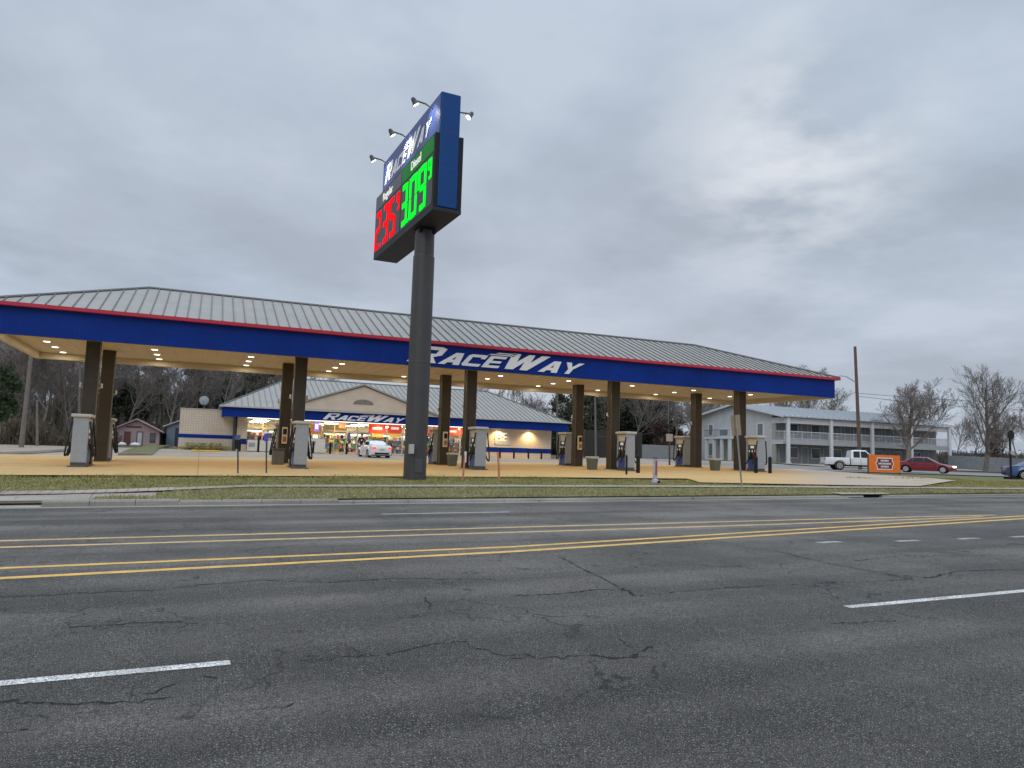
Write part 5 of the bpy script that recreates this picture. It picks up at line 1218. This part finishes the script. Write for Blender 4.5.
# right-hand trees
T1=bare_mesh(77,7.4,.26,.78,15,m=M_bark2,trunk=.25,twl=1.1,lv=4); q=aty(907,462,62); plant(T1,'bare_tree',q.x,q.y,'spreading dark bare tree in front of the motel, ivy on its trunk',sc=1.45,rz=1.)
iv=MB()
T2=bare_mesh(83,10.6,.27,.55,16,m=M_bark,trunk=.2,twl=1.12,lv=4); q=aty(985,470,57); plant(T2,'bare_tree',q.x,q.y,'largest bare tree with a tall fan of branches at the right',sc=1.2,rz=2.)
T3=bare_mesh(91,9,.16,.6,13,m=M_barkp); q=aty(935,458,80); plant(T3,'bare_tree',q.x,q.y,'paler bare tree behind the motel end, between the two nearer trees',sc=1.6)
for pxx,Y,sc,l in ((1019,58,.72,'slender bare tree near the right edge of the photo'),(1040,64,.85,'bare tree half outside the right edge'),(955,92,.8,'low bare tree past the motel end, behind the fence'),(972,96,.85,'bare tree behind the pale fence, left of the largest tree'),(1000,98,.8,'bare tree behind the pale fence, right of the largest tree')):
    q=aty(pxx,460,Y); plant(rnd.choice(BA+BD),'bare_tree',q.x,q.y,l,sc=sc)
q=aty(995,455,84); plant(SH,'russet_tree',q.x,q.y,'cone-shaped russet-brown tree behind the right fence','tree',sc=1.05)
thicket('far_thicket',945,1080,86,10,3.6,12000,leafmat('grey_brush',(.08,.07,.06),(.15,.13,.11)),cell=.16)
thicket('far_thicket',540,720,104,8,5,12000,leafmat('dark_brush2',(.03,.032,.022),(.06,.055,.04)),cell=.25)
# low pale warehouse far right
q=aty(1000,450,105); wr=empty('far_building',(q.x+6,106,H(q.x,106)),0,'low pale building seen through the bare trees at far right','building')
MB().box(-16,16,0,10,-.2,2.9).build('wall',mat('pale_blue_wall',(.42,.47,.52),.7),wr); MB().prism([(-16.5,-.5,2.9),(16.5,-.5,2.9),(16.5,5,4),(-16.5,5,4)],(0,0,.15)).build('roof',M_mroof,wr)
mb=MB()
for k in range(6): mb.box(-14+k*5,-12.6+k*5,-.04,-.002,1.0,2.2)
mb.build('window',M_win,wr)
# ================================================================== WORLD, SUN, CAMERA
w=bpy.data.worlds.new('World'); S.world=w; w.use_nodes=True; nt=w.node_tree; bg=nt.nodes['Background']
tc=N(nt,'ShaderNodeTexCoord'); D=tc.outputs['Generated']
sky=N(nt,'ShaderNodeTexSky',sky_type='NISHITA'); sky.sun_disc=False; sky.sun_elevation=R_(32); sky.sun_rotation=R_(215)
sx=N(nt,'ShaderNodeSeparateXYZ'); lk(nt,D,sx.inputs[0])
def M_(op,a,b_=None,c=None):
    n=N(nt,'ShaderNodeMath',operation=op)
    for i,v in enumerate((a,b_,c)):
        if v is None: continue
        if hasattr(v,'links'): lk(nt,v,n.inputs[i])
        else: n.inputs[i].default_value=v
    return n.outputs[0]
zc=M_('MAXIMUM',sx.outputs[2],.0); den=M_('ADD',zc,.16)
cb=N(nt,'ShaderNodeCombineXYZ'); lk(nt,M_('DIVIDE',sx.outputs[0],den),cb.inputs[0]); lk(nt,M_('DIVIDE',sx.outputs[1],den),cb.inputs[1]); cb.inputs[2].default_value=.3
n1=N(nt,'ShaderNodeTexNoise'); n1.inputs['Scale'].default_value=.9; n1.inputs['Detail'].default_value=7; n1.inputs['Roughness'].default_value=.52; n1.inputs['Distortion'].default_value=.35; lk(nt,cb.outputs[0],n1.inputs['Vector'])
n2=N(nt,'ShaderNodeTexNoise'); n2.inputs['Scale'].default_value=2.6; n2.inputs['Detail'].default_value=5; n2.inputs['Roughness'].default_value=.55; lk(nt,cb.outputs[0],n2.inputs['Vector'])
f=M_('ADD',M_('MULTIPLY',n1.outputs['Fac'],.68),M_('MULTIPLY',n2.outputs['Fac'],.32))
cloud=ramp(nt,f,[(.39,(.38,.445,.53)),(.5,(.465,.545,.65)),(.60,(.56,.64,.745))])
# pinkish tint patches low in the sky
n3=N(nt,'ShaderNodeTexNoise'); n3.inputs['Scale'].default_value=1.1; n3.inputs['Detail'].default_value=3; lk(nt,D,n3.inputs['Vector'])
low=M_('SUBTRACT',1.,M_('MULTIPLY',zc,1.7)); low=M_('MAXIMUM',low,0.)
pk=M_('MULTIPLY',M_('MULTIPLY',ramp(nt,n3.outputs['Fac'],[(.42,0.),(.62,1.)]),low),.45)
cloud=mixc(nt,pk,cloud,(.555,.54,.60))
# thin brighter break in the cloud
bd=ray(790,160).normalized(); dp=N(nt,'ShaderNodeVectorMath',operation='DOT_PRODUCT'); nv=N(nt,'ShaderNodeVectorMath',operation='NORMALIZE'); lk(nt,D,nv.inputs[0]); lk(nt,nv.outputs[0],dp.inputs[0]); dp.inputs[1].default_value=bd
sp=ramp(nt,dp.outputs['Value'],[(.980,0.),(.992,.35),(.9995,1.)]); sp=M_('MULTIPLY',sp,M_('ADD',.12,ramp(nt,n2.outputs['Fac'],[(.42,0.),(.60,.85)])))
cloud=mixc(nt,M_('MINIMUM',M_('MULTIPLY',sp,.95),1.),cloud,(.76,.79,.84))
# overcast luminance rises towards the zenith
up_=ramp(nt,zc,[(.60,1.),(1.,4.2)]); cloud=mixc(nt,1,cloud,up_,'MULTIPLY')
skm=mixc(nt,1,sky.outputs[0],(.1,.1,.1),'MULTIPLY')
fin=mixc(nt,.96,skm,cloud); lk(nt,fin,bg.inputs['Color']); bg.inputs['Strength'].default_value=1.0
sl=bpy.data.lights.new('sun','SUN'); sl.energy=.6; sl.angle=R_(25); sl.color=(1,.95,.9); so=bpy.data.objects.new('sun',sl); COL.objects.link(so)
so.rotation_euler=(R_(58),0,R_(180-215))
cd=bpy.data.cameras.new('camera'); cd.sensor_width=36; cd.lens=F/1024*36; cd.clip_end=2000; cd.clip_start=.05
co=bpy.data.objects.new('camera',cd); COL.objects.link(co); Mx=Matrix((RT,UP,-fw)).transposed().to_4x4(); Mx.translation=CAM; co.matrix_world=Mx; S.camera=co
S.render.engine='CYCLES'; S.cycles.use_denoising=True; S.cycles.max_bounces=5; S.cycles.transparent_max_bounces=12; S.cycles.sample_clamp_indirect=4
vs=S.view_settings; vs.view_transform='Standard'; vs.look='None'; vs.exposure=0; vs.gamma=1
S.render.resolution_x=1024; S.render.resolution_y=768
